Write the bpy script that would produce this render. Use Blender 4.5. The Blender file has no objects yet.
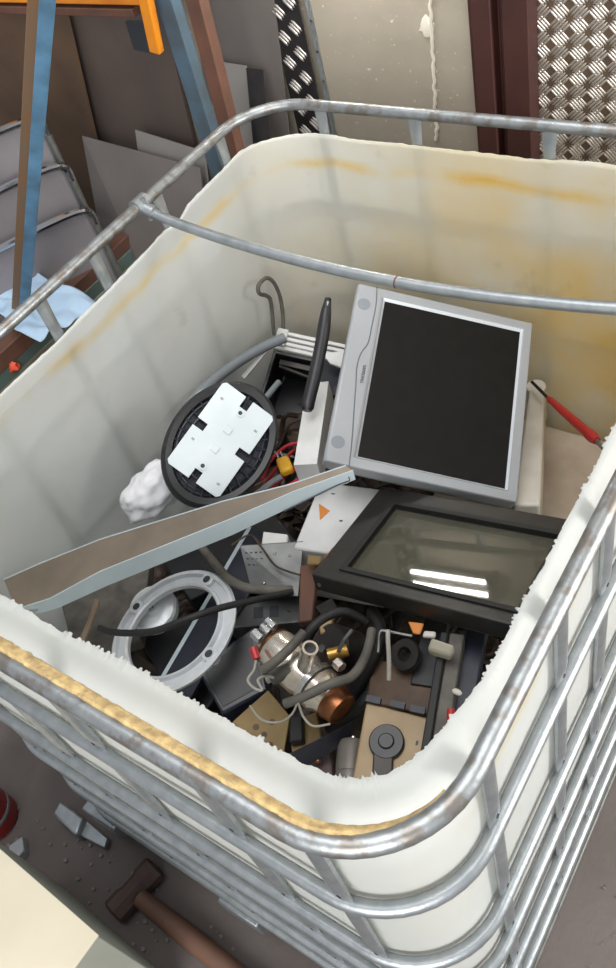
import bpy, bmesh, math, random
from mathutils import Vector as V, Matrix, noise
random.seed(7)
S = bpy.context.scene
COL = S.collection
# ------------------------------------------------------------------ camera
F = 860.96
CP = V((1.1833624, -1.3307964, 1.9236090))
CX = V((0.82256658, 0.52670772, -0.21439029))
CY = V((0.28769152, -0.71063281, -0.64205498))
CZ = V((-0.49052809, 0.46645470, -0.73607215))
cam = bpy.data.cameras.new('camera'); co = bpy.data.objects.new('camera', cam); COL.objects.link(co)
m = Matrix((CX, -CY, -CZ)).transposed().to_4x4(); m.translation = CP
co.matrix_world = m
cam.sensor_fit = 'VERTICAL'; cam.sensor_height = 24; cam.sensor_width = 24*616/968
cam.lens = 24*F/968; cam.clip_start = .02
S.camera = co
def ray(px, py):
    v = CX*(px-308) + CY*(py-484) + CZ*F
    return v.normalized()
def U(px, py, x=None, y=None, z=None):
    """a point of the place: where the line of sight meets x=, y= or z="""
    d = ray(px, py)
    t = (x-CP.x)/d.x if x is not None else (y-CP.y)/d.y if y is not None else (z-CP.z)/d.z
    return CP + d*t
# ------------------------------------------------------------------ materials
def lin(c):
    return tuple(((v/255)/12.92 if v <= 10 else ((v/255+.055)/1.055)**2.4) for v in c)+(1,)
def mat(name, c, rough=.5, metal=0., c2=None, scale=20, amt=.5, bump=0., bscale=80, spec=.5, stretch=None, coat=0):
    m = bpy.data.materials.new(name); m.use_nodes = True
    nt = m.node_tree; b = nt.nodes['Principled BSDF']
    b.inputs['Base Color'].default_value = lin(c); b.inputs['Roughness'].default_value = rough
    b.inputs['Metallic'].default_value = metal; b.inputs['Specular IOR Level'].default_value = spec
    b.inputs['Coat Weight'].default_value = coat
    tc = nt.nodes.new('ShaderNodeTexCoord'); src = tc.outputs['Object']
    if stretch:
        mp = nt.nodes.new('ShaderNodeMapping'); mp.inputs['Scale'].default_value = stretch
        nt.links.new(src, mp.inputs[0]); src = mp.outputs[0]
    if c2:
        n = nt.nodes.new('ShaderNodeTexNoise'); n.inputs['Scale'].default_value = scale; n.inputs['Detail'].default_value = 5
        nt.links.new(src, n.inputs['Vector'])
        r = nt.nodes.new('ShaderNodeValToRGB'); r.color_ramp.elements[0].position = .5-.25*(1-amt)-.02; r.color_ramp.elements[1].position = .5+.25*(1-amt)+.1
        r.color_ramp.elements[0].color = lin(c); r.color_ramp.elements[1].color = lin(c2)
        nt.links.new(n.outputs['Fac'], r.inputs['Fac']); nt.links.new(r.outputs['Color'], b.inputs['Base Color'])
    if bump:
        n2 = nt.nodes.new('ShaderNodeTexNoise'); n2.inputs['Scale'].default_value = bscale; n2.inputs['Detail'].default_value = 4
        nt.links.new(src, n2.inputs['Vector'])
        bp = nt.nodes.new('ShaderNodeBump'); bp.inputs['Strength'].default_value = bump; bp.inputs['Distance'].default_value = .004
        nt.links.new(n2.outputs['Fac'], bp.inputs['Height']); nt.links.new(bp.outputs['Normal'], b.inputs['Normal'])
    return m
M = {}
M['galv'] = mat('galvanised_steel', (166,171,174), .4, .75, (140,146,150), 45, .2, .12, 120)
M['galv_old'] = mat('weathered_steel', (128,130,128), .5, .6, (98,98,94), 30, .3, .2, 120)
M['silver'] = mat('silver_plastic', (150,153,157), .45, .15, None)
M['silver_dark'] = mat('grey_plastic', (122,128,134), .5, .05)
M['bevel'] = mat('pale_bevel', (215,220,225), .25, .2)
M['screen'] = mat('dark_screen', (14,13,13), .4, 0, (22,20,19), 35, .2, .05, 60, spec=.2)
M['groove'] = mat('groove_grey', (95,98,104), .6)
M['ink'] = mat('dark_ink', (50,52,58), .6)
M['black'] = mat('black_plastic', (22,23,26), .42, 0, (32,33,37), 25)
M['navy'] = mat('navy_plastic', (20,24,38), .35, 0, (28,32,46), 18)
M['rubber'] = mat('black_rubber', (14,14,15), .6)
M['grease'] = mat('sooty_enamel', (24,23,23), .38, .1, (42,39,36), 22, .2, .15, 60)
M['white'] = mat('white_plastic', (208,208,208), .45, 0, (188,188,186), 14)
M['white_dirty'] = mat('dirty_white_plastic', (200,196,188), .55, 0, (160,152,140), 9, .2)
M['plate'] = mat('white_painted_steel', (204,212,215), .35, 0, (192,201,204), 12)
M['cast'] = mat('painted_casting', (212,215,220), .35, .3, (190,194,198), 22)
M['cream'] = mat('cream_plastic', (152,130,96), .5, 0, (126,104,74), 16, .2)
M['yellowp'] = mat('yellow_board', (128,106,62), .5, 0, (112,90,50), 20)
M['steel'] = mat('grey_steel', (112,114,114), .38, .7, (84,84,82), 24, .3)
M['nickel'] = mat('nickel', (222,214,204), .25, .85, (190,178,164), 40, .3)
M['copper'] = mat('copper', (150,96,62), .35, .85, (96,64,46), 50)
M['brass'] = mat('brass', (170,134,70), .35, .8)
M['dustgrey'] = mat('dusty_hose', (92,88,82), .65, 0, (62,58,54), 30)
M['darkmetal'] = mat('dark_metal', (54,50,48), .45, .5, (34,32,32), 25)
M['brown'] = mat('brown_scrap', (88,66,48), .6, 0, (50,40,34), 22)
M['orange'] = mat('orange_plastic', (196,120,50), .5)
M['rednew'] = mat('red_plastic', (160,32,32), .4, 0, (136,26,26), 30)
M['redwire'] = mat('red_wire', (170,28,40), .4)
M['yellow'] = mat('yellow_plastic', (214,160,30), .4)
M['bag'] = mat('white_film', (214,214,218), .4, 0, (196,196,202), 8, .3, .3, 40)
M['trayface'] = mat('brushed_brown_steel', (128,116,102), .42, .35, (104,95,84), 14, .2)
M['trayflange'] = mat('pale_blue_enamel', (186,198,204), .4, .1, (172,186,192), 12)
M['wire'] = mat('grey_wire', (150,146,138), .5)
M['steelbright'] = mat('bright_steel', (180,180,180), .25, .9)
M['glassdirt'] = mat('x', (0,0,0))
M['floor'] = mat('floor_concrete', (104,96,93), .85, 0, (80,73,71), 5, .1, .4, 60)
M['wood'] = mat('rough_wood', (112,80,64), .7, 0, (78,56,46), 6, .2, .2, 60, stretch=(1,1,1))
M['rustiron'] = mat('rusty_iron', (84,66,60), .7, .3, (60,48,46), 20, .3, .3)
M['carton'] = mat('cream_cardboard', (208,199,178), .8, 0, (198,190,168), 6)
M['cartonside'] = mat('grey_cardboard', (168,170,158), .8, 0, (156,158,146), 6)
M['bluepaint'] = mat('blue_paint', (98,142,176), .5, .1, (60,88,104), 14, .3)
M['bluedull'] = mat('dull_blue_paint', (84,112,132), .55, .1, (70,70,66), 10, .2)
M['orangep'] = mat('orange_paint', (226,140,26), .45, 0, (190,108,30), 8, .4)
M['rustp'] = mat('rusted_brown_paint', (108,72,56), .7, .1, (76,54,46), 12, .2)
M['rustgrey'] = mat('rust_grey_paint', (112,98,84), .7, .1, (128,92,58), 9, .2)
M['sheet'] = mat('dull_sheet_steel', (126,120,116), .5, .35, (108,101,97), 5, .2)
M['sheetlight'] = mat('pale_sheet_steel', (146,142,138), .5, .3, (132,127,122), 5, .2)
M['woodpanel'] = mat('brown_board', (92,70,52), .7, 0, (70,54,42), 6)
M['chairshell'] = mat('grey_chair_shell', (126,122,126), .5, .05, (116,112,114), 6)
M['chrome'] = mat('chrome', (190,190,192), .12, 1.)
M['cloth'] = mat('pale_blue_cloth', (176,200,222), .8, 0, (160,186,210), 10, .2, .2, 60)
M['teal'] = mat('teal_painted_beam', (74,104,104), .6, 0, (84,84,68), 8, .2)
M['creambeam'] = mat('grey_beam', (130,128,112), .6, 0, (110,106,92), 8)
M['redbrown'] = mat('red_brown_paint', (68,36,32), .5, .1, (52,28,26), 10, .2)
M['tread'] = mat('tread_plate_steel', (104,88,74), .5, .4, (86,72,60), 20)
M['treadtop'] = mat('tread_ridge_steel', (196,190,184), .38, .8)
M['treaddark'] = mat('dark_tread_plate', (58,55,55), .42, .5, (46,44,44), 20)
M['crust'] = mat('yellow_crust', (206,180,124), .9, 0, (132,108,82), 70, .3, .8, 120)
del M['glassdirt']

# rail with rust/dirt stain patches towards the near corner
def rail_mat():
    m = mat('top_rail_steel', (160,164,166), .4, .75, (128,132,134), 45, .2, .15, 120)
    nt = m.node_tree; b = nt.nodes['Principled BSDF']
    base = b.inputs['Base Color'].links[0].from_socket
    n = nt.nodes.new('ShaderNodeTexNoise'); n.inputs['Scale'].default_value = 45; n.inputs['Detail'].default_value = 6
    tc = nt.nodes.new('ShaderNodeTexCoord'); nt.links.new(tc.outputs['Object'], n.inputs['Vector'])
    r = nt.nodes.new('ShaderNodeValToRGB'); r.color_ramp.elements[0].position = .5; r.color_ramp.elements[1].position = .6
    r.color_ramp.elements[0].color = (0,0,0,1); r.color_ramp.elements[1].color = (1,1,1,1)
    nt.links.new(n.outputs['Fac'], r.inputs['Fac'])
    mx = nt.nodes.new('ShaderNodeMix'); mx.data_type = 'RGBA'
    nt.links.new(r.outputs['Color'], mx.inputs['Factor']); nt.links.new(base, mx.inputs['A'])
    mx.inputs['B'].default_value = lin((120,100,80))
    mu = nt.nodes.new('ShaderNodeMath'); mu.operation = 'MULTIPLY'; mu.inputs[1].default_value = .45
    nt.links.new(r.outputs['Color'], mu.inputs[0]); nt.links.new(mu.outputs[0], mx.inputs['Factor'])
    nt.links.new(mx.outputs['Result'], b.inputs['Base Color'])
    return m
M['rail'] = rail_mat()

def bottle_mat():
    m = bpy.data.materials.new('translucent_milky_plastic'); m.use_nodes = True
    nt = m.node_tree; N = nt.nodes; L = nt.links
    b = N['Principled BSDF']; out = N['Material Output']
    tc = N.new('ShaderNodeTexCoord'); sep = N.new('ShaderNodeSeparateXYZ'); va = N.new('ShaderNodeVectorMath'); va.inputs[1].default_value = (.5, -.6, 0)
    L.new(tc.outputs['Object'], va.inputs[0]); L.new(va.outputs[0], sep.inputs[0])
    def noise_(s, d=4):
        n = N.new('ShaderNodeTexNoise'); n.inputs['Scale'].default_value = s; n.inputs['Detail'].default_value = d
        L.new(tc.outputs['Object'], n.inputs['Vector']); return n.outputs['Fac']
    def math_(op, a, b_=None, c=None):
        n = N.new('ShaderNodeMath'); n.operation = op
        for i, v in enumerate((a, b_, c)):
            if v is None: continue
            if isinstance(v, (int, float)): n.inputs[i].default_value = v
            else: L.new(v, n.inputs[i])
        n.use_clamp = False
        return n.outputs[0]
    def clampramp(v, a, b_):
        n = N.new('ShaderNodeMapRange'); n.inputs['From Min'].default_value = a; n.inputs['From Max'].default_value = b_
        L.new(v, n.inputs['Value']); return n.outputs[0]
    # yellow scum line just below the cut
    wz = math_('ADD', sep.outputs['Z'], math_('MULTIPLY', math_('SUBTRACT', noise_(7), .5), .05))
    line = math_('SUBTRACT', 1, clampramp(math_('ABSOLUTE', math_('SUBTRACT', wz, 1.035)), .0, .018))
    line = math_('MULTIPLY', line, math_('MULTIPLY', clampramp(noise_(9, 5), .32, .6), clampramp(sep.outputs['Y'], -1.1, -.85)))
    # yellow ageing plus painted-in backlight glow, far wall's right half and low down
    ax = clampramp(sep.outputs['X'], .1, .8); ay = clampramp(sep.outputs['Y'], -.28, -.06)
    az = clampramp(sep.outputs['Z'], 1.12, .55)
    age_glow = math_('MULTIPLY', math_('ADD', .25, math_('MULTIPLY', ax, .75)), math_('MULTIPLY', ay, math_('ADD', .45, math_('MULTIPLY', az, .55))))
    age_glow = math_('MULTIPLY', age_glow, math_('ADD', .5, clampramp(noise_(6), .35, .65)))
    lowz = math_('MULTIPLY', clampramp(noise_(5), .45, .65), .03)
    yel = math_('ADD', math_('MULTIPLY', line, .55), math_('ADD', math_('MULTIPLY', age_glow, .72), lowz)); 
    cl = N.new('ShaderNodeClamp'); L.new(yel, cl.inputs[0])
    mx = N.new('ShaderNodeMix'); mx.data_type = 'RGBA'; L.new(cl.outputs[0], mx.inputs['Factor'])
    mx.inputs['A'].default_value = lin((233,235,233)); mx.inputs['B'].default_value = lin((236,207,118))
    # small dark scuffs
    sc = math_('MULTIPLY', clampramp(noise_(13, 8), .66, .76), .16)
    mx2 = N.new('ShaderNodeMix'); mx2.data_type = 'RGBA'; L.new(sc, mx2.inputs['Factor'])
    L.new(mx.outputs['Result'], mx2.inputs['A']); mx2.inputs['B'].default_value = lin((120,118,110))
    L.new(mx2.outputs['Result'], b.inputs['Base Color']); b.inputs['Roughness'].default_value = .42
    b.inputs['Specular IOR Level'].default_value = .35
    tr = N.new('ShaderNodeBsdfTranslucent'); L.new(mx2.outputs['Result'], tr.inputs['Color'])
    ms = N.new('ShaderNodeMixShader'); ms.inputs[0].default_value = .6
    L.new(b.outputs[0], ms.inputs[1]); L.new(tr.outputs[0], ms.inputs[2]); L.new(ms.outputs[0], out.inputs['Surface'])
    bp = N.new('ShaderNodeBump'); bp.inputs['Strength'].default_value = .35; bp.inputs['Distance'].default_value = .01
    L.new(noise_(9, 3), bp.inputs['Height']); L.new(bp.outputs['Normal'], b.inputs['Normal'])
    return m
M['bottle'] = bottle_mat()

def wall_mat():
    m = mat('plastered_concrete', (160,152,138), .85, 0, (138,130,117), 4, .1, .35, 30)
    nt = m.node_tree; b = nt.nodes['Principled BSDF']; base = b.inputs['Base Color'].links[0].from_socket
    n = nt.nodes.new('ShaderNodeTexNoise'); n.inputs['Scale'].default_value = 90; n.inputs['Detail'].default_value = 7
    tc = nt.nodes.new('ShaderNodeTexCoord'); nt.links.new(tc.outputs['Object'], n.inputs['Vector'])
    r = nt.nodes.new('ShaderNodeMapRange'); r.inputs['From Min'].default_value = .67; r.inputs['From Max'].default_value = .73
    nt.links.new(n.outputs['Fac'], r.inputs['Value'])
    mx = nt.nodes.new('ShaderNodeMix'); mx.data_type = 'RGBA'
    nt.links.new(r.outputs[0], mx.inputs['Factor']); nt.links.new(base, mx.inputs['A']); mx.inputs['B'].default_value = lin((196,190,178))
    nt.links.new(mx.outputs['Result'], b.inputs['Base Color'])
    return m
M['wall'] = wall_mat()
def glass_mat():
    m = bpy.data.materials.new('dirty_glass'); m.use_nodes = True
    nt = m.node_tree; b = nt.nodes['Principled BSDF']
    b.inputs['Base Color'].default_value = lin((120,118,104)); b.inputs['Roughness'].default_value = .03
    b.inputs['Transmission Weight'].default_value = .7; b.inputs['IOR'].default_value = 1.45
    n = nt.nodes.new('ShaderNodeTexNoise'); n.inputs['Scale'].default_value = 9; n.inputs['Detail'].default_value = 5
    tc = nt.nodes.new('ShaderNodeTexCoord'); nt.links.new(tc.outputs['Object'], n.inputs['Vector'])
    r = nt.nodes.new('ShaderNodeMapRange'); r.inputs['To Min'].default_value = .5; r.inputs['To Max'].default_value = .85
    nt.links.new(n.outputs['Fac'], r.inputs['Value']); nt.links.new(r.outputs[0], b.inputs['Transmission Weight'])
    return m
M['glass'] = glass_mat()

# ------------------------------------------------------------------ mesh helpers (all in world coordinates)
def FR(o, x, y):
    x = V(x).normalized(); y = V(y); y = (y - x*y.dot(x)).normalized(); z = x.cross(y)
    m = Matrix((x, y, z)).transposed().to_4x4(); m.translation = V(o); return m
I4 = Matrix.Identity(4)
class MB:
    def __init__(s): s.v = []; s.f = []
    def add(s, vs, fs):
        k = len(s.v); s.v += [V(a) for a in vs]; s.f += [tuple(i+k for i in f) for f in fs]; return s
    def box(s, c, d, fr=I4):
        x, y, z = d[0]/2, d[1]/2, d[2]/2; c = V(c)
        vs = [fr @ (c+V((a*x, b*y, e*z))) for e in (-1,1) for b in (-1,1) for a in (-1,1)]
        return s.add(vs, [(0,2,3,1),(4,5,7,6),(0,1,5,4),(2,6,7,3),(0,4,6,2),(1,3,7,5)])
    def prism(s, poly, z0, z1, fr=I4):
        n = len(poly)
        a = sum(poly[i][0]*poly[(i+1)%n][1]-poly[(i+1)%n][0]*poly[i][1] for i in range(n))
        if a < 0: poly = poly[::-1]
        vs = [fr @ V((p[0], p[1], z0)) for p in poly]+[fr @ V((p[0], p[1], z1)) for p in poly]
        fs = [tuple(range(n-1, -1, -1)), tuple(range(n, 2*n))]+[(i, (i+1)%n, n+(i+1)%n, n+i) for i in range(n)]
        return s.add(vs, fs)
    def hexa(s, top, bot):
        """eight points: a quad and the quad below it"""
        n = len(top)
        return s.add(list(bot)+list(top), [tuple(range(n-1, -1, -1)), tuple(range(n, 2*n))]+[(i, (i+1)%n, n+(i+1)%n, n+i) for i in range(n)])
    def tube(s, path, r, n=10, closed=False, flat=None, caps=True):
        path = [V(p) for p in path]; L = len(path)
        R = r if isinstance(r, (list, tuple)) else [r]*L
        rings = []; up = None
        for i, p in enumerate(path):
            if closed: t = path[(i+1)%L]-path[i-1]
            else: t = path[min(i+1, L-1)]-path[max(i-1, 0)]
            t.normalize()
            if up is None: up = t.orthogonal().normalized() if abs(t.z) > .9 else (V((0,0,1))-t*t.z).normalized()
            else: up = (up-t*up.dot(t)).normalized()
            sd = t.cross(up)
            fa = flat[i] if flat else None
            ring = []
            for k in range(n):
                a = 2*math.pi*(k+.5)/n
                d = up*math.cos(a)*R[i]+sd*math.sin(a)*R[i]
                if fa:          # (axis, along, across)
                    ax, f1, f2 = fa; ax = V(ax); q = ax*d.dot(ax); d = q*f1+(d-q)*f2
                ring.append(p+d)
            rings.append(ring)
        vs = [q for rg in rings for q in rg]; fs = []
        for i in range(L if closed else L-1):
            a = i*n; b = ((i+1)%L)*n
            fs += [(a+k, a+(k+1)%n, b+(k+1)%n, b+k) for k in range(n)]
        if not closed and caps: fs += [tuple(range(n-1, -1, -1)), tuple((L-1)*n+k for k in range(n))]
        return s.add(vs, fs)
    def cyl(s, a, b, r, r2=None, n=24): return s.tube([a, b], [r, r if r2 is None else r2], n)
    def lathe(s, prof, fr=I4, n=48, closed=False, a0=0, a1=2*math.pi):
        """prof: (radius, height) list turned about the frame's z"""
        m = len(prof); full = abs(a1-a0-2*math.pi) < 1e-6; k = n if full else n+1
        vs = [fr @ V((p[0]*math.cos(a0+(a1-a0)*i/n), p[0]*math.sin(a0+(a1-a0)*i/n), p[1])) for i in range(k) for p in prof]
        fs = []
        for i in range(n):
            a = i*m; b = ((i+1) % k)*m
            for j in range(m if closed else m-1):
                j2 = (j+1) % m; fs.append((a+j, b+j, b+j2, a+j2))
        return s.add(vs, fs)
    def sphere(s, c, r, sc=(1,1,1), n=16, rough=0, seed=0, fr=I4):
        vs = []; fs = []; m = n//2+1
        for j in range(m):
            th = math.pi*j/(m-1)
            for i in range(n):
                ph = 2*math.pi*i/n
                d = V((math.sin(th)*math.cos(ph), math.sin(th)*math.sin(ph), math.cos(th)))
                k = 1+rough*noise.noise(d*2.3+V((seed, 0, 0)))+rough*.5*noise.noise(d*6+V((seed, 9, 0)))
                vs.append(fr @ (V(c)+V((d.x*sc[0], d.y*sc[1], d.z*sc[2]))*r*k))
        for j in range(m-1):
            for i in range(n): fs.append((j*n+i, (j+1)*n+i, (j+1)*n+(i+1)%n, j*n+(i+1)%n))
        return s.add(vs, fs)
def build(name, mb, mt, parent=None, bevel=0, ang=35, solid=0, kind=None, label=None):
    me = bpy.data.meshes.new(name)
    inv = parent.matrix_world.inverted() if parent else I4
    piv = V((0,0,0))
    if not parent:
        n = len(mb.v); piv = V((sum(v.x for v in mb.v)/n, sum(v.y for v in mb.v)/n, min(v.z for v in mb.v)))
    me.from_pydata([inv @ (v-piv) for v in mb.v], [], mb.f)
    bm = bmesh.new(); bm.from_mesh(me); bmesh.ops.remove_doubles(bm, verts=bm.verts, dist=1e-6)
    bmesh.ops.recalc_face_normals(bm, faces=bm.faces); bm.to_mesh(me); bm.free()
    me.shade_smooth() if hasattr(me, 'shade_smooth') else None
    for p in me.polygons: p.use_smooth = True
    me.set_sharp_from_angle(angle=math.radians(ang))
    o = bpy.data.objects.new(name, me); COL.objects.link(o); o.location = piv
    if isinstance(mt, str): mt = M[mt]
    me.materials.append(mt)
    if solid:
        d = o.modifiers.new('solid', 'SOLIDIFY'); d.thickness = solid; d.offset = 0
    if bevel:
        d = o.modifiers.new('bevel', 'BEVEL'); d.width = bevel; d.segments = 2; d.limit_method = 'ANGLE'; d.angle_limit = math.radians(40)
    if parent: o.parent = parent
    if kind: o['kind'] = kind
    if label: o['label'] = label
    bpy.context.view_layer.update()
    return o
def thing(name, label, cat, fr, group=None):
    o = bpy.data.objects.new(name, None); COL.objects.link(o); o.empty_display_size = .05
    if not isinstance(fr, Matrix): fr = Matrix.Translation(V(fr))
    o.matrix_world = fr; o['label'] = label; o['category'] = cat
    if group: o['group'] = group
    bpy.context.view_layer.update()
    return o
def tag(o, label, cat, group=None):
    o['label'] = label; o['category'] = cat
    if group: o['group'] = group
    return o
def spl(pts, n=8, closed=False):
    """smooth path through the points"""
    P = [V(p) for p in pts]; out = []; L = len(P)
    for i in range(L if closed else L-1):
        g = lambda k: P[k % L] if closed else P[max(0, min(L-1, k))]
        a, b, c, d = g(i-1), g(i), g(i+1), g(i+2)
        for k in range(n):
            t = k/n
            out.append(.5*((2*b)+(c-a)*t+(2*a-5*b+4*c-d)*t*t+(3*b-a-3*c+d)*t**3))
    if not closed: out.append(P[-1])
    return out
def rrect(x0, x1, y0, y1, r, nc=10, ns=0.03):
    """rounded rectangle outline, counter-clockwise from the near side"""
    pts = []
    def seg(a, b):
        n = max(1, int((V(b)-V(a)).length/ns))
        for i in range(n): pts.append(V(a)+(V(b)-V(a))*i/n)
    def arc(cx, cy, a0):
        for i in range(nc): 
            a = a0+math.pi/2*i/nc; pts.append(V((cx+r*math.cos(a), cy+r*math.sin(a))))
    seg((x0+r, y0), (x1-r, y0)); arc(x1-r, y0+r, -math.pi/2)
    seg((x1, y0+r), (x1, y1-r)); arc(x1-r, y1-r, 0)
    seg((x1-r, y1), (x0+r, y1)); arc(x0+r, y1-r, math.pi/2)
    seg((x0, y1-r), (x0, y0+r)); arc(x0+r, y0+r, math.pi)
    return pts
def sm(a, b, x):
    t = max(0, min(1, (x-a)/(b-a))); return t*t*(3-2*t)

# ================================================================== SETTING
WY = .36
fl = MB().box((-.4, -.9, -.05), (7, 6, .1)); o = build('floor', fl, 'floor'); o['kind'] = 'structure'
wl = MB().box((-.4, WY+.06, 1.35), (7, .12, 2.7)); o = build('wall_back', wl, 'wall'); o['kind'] = 'structure'
# pale plaster ridge running down the wall
pl = MB()
pa = [U(429, -30, y=WY-.002), U(431, 60, y=WY-.002), U(437, 140, y=WY-.002)]
path = []
for i in range(60):
    t = i/59; p = pa[0].lerp(pa[2], t); path.append(p+V((noise.noise(V((i*.4, 0, 0)))*.006, 0, 0)))
pl.tube(path, [.004+.003*abs(noise.noise(V((i*.7, 3, 0)))) for i in range(60)], 6)
pl.sphere(U(427, 27, y=WY), .018, (1, .35, 1.3), 10, .5, 3)
o = build('trim_1', pl, mat('pale_plaster', (206,200,186), .9)); o['kind'] = 'structure'
# red-brown door post: stepped steel profile from floor to ceiling
x0 = U(466, 20, y=WY-.06).x; x1 = U(528, 20, y=WY-.06).x
w = x1-x0
cm = MB()
cm.prism([(x0, WY), (x0, WY-.05), (x0+.012, WY-.05), (x0+.012, WY-.065), (x0+w*.42, WY-.065), (x0+w*.42, WY-.03), (x0+w*.5, WY-.03),
          (x0+w*.5, WY-.045), (x0+w*.58, WY-.045), (x0+w*.58, WY-.06), (x1, WY-.06), (x1, WY)], 0, 2.7)
o = build('door_frame', cm, 'redbrown', bevel=.002); o['kind'] = 'structure'; o.name = 'trim_2'
# tread plates
def tread(name, label, x0, x1, z0, z1, y, cell, mb_mat, ridge_mat, rot=0, both=True, nb=5, group=None):
    t = thing(name, label, 'metal plate', ((x0+x1)/2, y, z0))
    build('plate_sheet', MB().box(((x0+x1)/2, y, (z0+z1)/2), (x1-x0, .004, z1-z0)), mb_mat, t)
    rb = MB(); s2 = math.sqrt(.5); A, B, l0, sp = cell
    for m_ in range(int((x1-x0)/A)+2):
        for n_ in range(int((z1-z0)/B)+2):
            cx = x0+A*(m_+.5); cz = z0+B*(n_+.5); odd = (m_+n_) % 2
            if not both and odd: continue
            d = V((-s2, 0, s2)) if not odd else V((s2, 0, s2))
            e = V((d.z, 0, -d.x))
            for k in range(nb):
                off = (k-(nb-1)/2)*sp; l = l0/2; r = sp*.42
                c = V((cx, y-.002, cz))+e*off
                if c.x-l*s2 < x0+.001 or c.x+l*s2 > x1-.001 or c.z < z0+.03 or c.z > z1-.03: continue
                a = c-d*l; b = c+d*l; hh = V((0, -sp*.42, 0))
                k0 = [a-e*r*.3, c-e*r-d*l*.6, c-e*r+d*l*.6, b-e*r*.3, b+e*r*.3, c+e*r+d*l*.6, c+e*r-d*l*.6, a+e*r*.3]
                rb.add(k0+[c-d*l*.6+hh, c+d*l*.6+hh], [(0,1,8), (1,2,9,8), (2,3,9), (3,4,9), (4,5,9), (5,6,8,9), (6,7,8), (7,0,8)])
    build('tread_ridges', rb, ridge_mat, t, ang=75)
    return t
xa = U(530, 20, y=WY-.02).x
tread('tread_plate', 'large brown-grey tread plate panel with raised diamond pattern, right of the red-brown post', xa, xa+.75, .0, 2.0, WY-.012, (.0385, .026, .034, .0062), 'tread', 'treadtop')
xa = U(270, 10, y=WY-.03).x; xb = U(300, 10, y=WY-.03).x
tread('tread_strip', 'narrow dark tread plate strip standing upright left of the pale concrete wall', xa, xb, 0, 2.0, WY-.03, ((xb-xa)*.5, .029, .034, .0085), 'treaddark', 'treadtop', both=False, nb=4)
gp = thing('steel_angle', 'thin bright steel edge strip beside the dark tread strip on the wall', 'metal strip', (xb+.012, WY-.02, 0))
am = MB().prism([(xb+.003, WY-.002), (xb+.003, WY-.012), (xb+.005, WY-.012), (xb+.005, WY-.006), (xb+.011, WY-.006), (xb+.011, WY-.002)], 0, 2.0)
build('angle_profile', am, 'galv', gp)
sc = MB()
for z in [.8+.07*i for i in range(18)]: sc.cyl(V((xb+.009, WY-.006, z)), V((xb+.009, WY-.010, z)), .0035, n=8)
build('rivets', sc, 'steelbright', gp, kind='stuff')

# ================================================================== THE TOTE
H = 1.15
tote = thing('storage_tote', 'white plastic tote cut open at the top inside a galvanised tubular cage', 'storage tote', (.5, -.6, 0))
CR = .13; TR = .011
rings = [1.15, .95, .70, .52, .34, .18]
for i, z in enumerate(rings):
    P = []
    for p in rrect(0, 1, -1.2, 0, CR, 12, .05):
        bow = 0
        if i: bow = .0015*noise.noise(V((p.x*3, p.y*3, z*9)))
        P.append(V((p.x+bow, p.y+bow, z)))
    build('rail', MB().tube(P, TR if i == 0 else .0095, 12, True), 'rail' if i == 0 else 'galv', tote)
# crust of yellowed residue lying on the inner side of the near rail
cr = MB(); n = 150; rows = []
for i in range(n):
    t = i/(n-1)
    if t < .82: px = .06+(.87-.06)*t/.82; py = -1.186; nx, ny = 0, 1
    else:
        a = (t-.82)/.18*math.pi*.42; px = .87+.116*math.sin(a); py = -1.07-.116*math.cos(a); nx, ny = -math.sin(a), math.cos(a)
    tp = sm(0, .12, t)*sm(1, .86, t); h = -.006+.012*tp+.0045*noise.noise(V((i*.45, 0, 0))); wd = (.012+.003*noise.noise(V((i*.6, 5, 0))))*(1-.6*t)*(.2+.8*tp)
    rows.append([V((px-nx*.010, py-ny*.010, H+.007)), V((px-nx*.005, py-ny*.005, H+h+.006)), V((px+nx*wd*.5, py+ny*wd*.5, H+h+.002)), V((px+nx*wd, py+ny*wd, H-.004)), V((px+nx*wd*.4, py+ny*wd*.4, H-.012))])
vs = [p for r in rows for p in r]; fs = [(i*5+k, (i+1)*5+k, (i+1)*5+(k+1)%5, i*5+(k+1)%5) for i in range(n-1) for k in range(5)]+[(0,1,2,3,4), tuple((n-1)*5+k for k in (4,3,2,1,0))]
cr.add(vs, fs); build('residue_crust', cr, 'crust', tote, ang=60)
# posts: tubes squeezed flat where they meet each rail
def post(x, y, nx, ny):
    P = []; fl_ = []; R = []
    zs = []
    z = H
    cuts = sorted(rings, reverse=True)
    zz = [H-.007]
    while zz[-1] > .13: zz.append(zz[-1]-.0125)
    for z in zz:
        k = min(abs(z-c) for c in cuts); f = sm(.012, .05, k)
        P.append(V((x-nx*.005, y-ny*.005, z))); R.append(.0105)
        fl_.append((V((nx, ny, 0)), (.35+.35*f), 1.35-.25*f))
    mb = MB().tube(P, R, 10, flat=fl_)
    o = build('post', mb, 'galv', tote)
    d = MB()
    for c in cuts[1:]:
        for s in (-1, 1):
            q = V((x-nx*.0012, y-ny*.0012, c+s*.019)); d.cyl(q, q+V((nx, ny, 0))*.0016, .0028, n=8)
    build('weld_dimple', d, 'ink', o, kind='stuff')
for x in (.16, .37, .63, .84): post(x, 0, 0, 1)
for x in (.12, .31, .52, .745, .89): post(x, -1.2, 0, -1)
for y in (-.14, -.345, -.53, -.67, -.86, -1.06): post(0, y, -1, 0)
for y in (-.15, -.34, -.55, -.72, -.86, -1.045): post(1, y, 1, 0)
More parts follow.
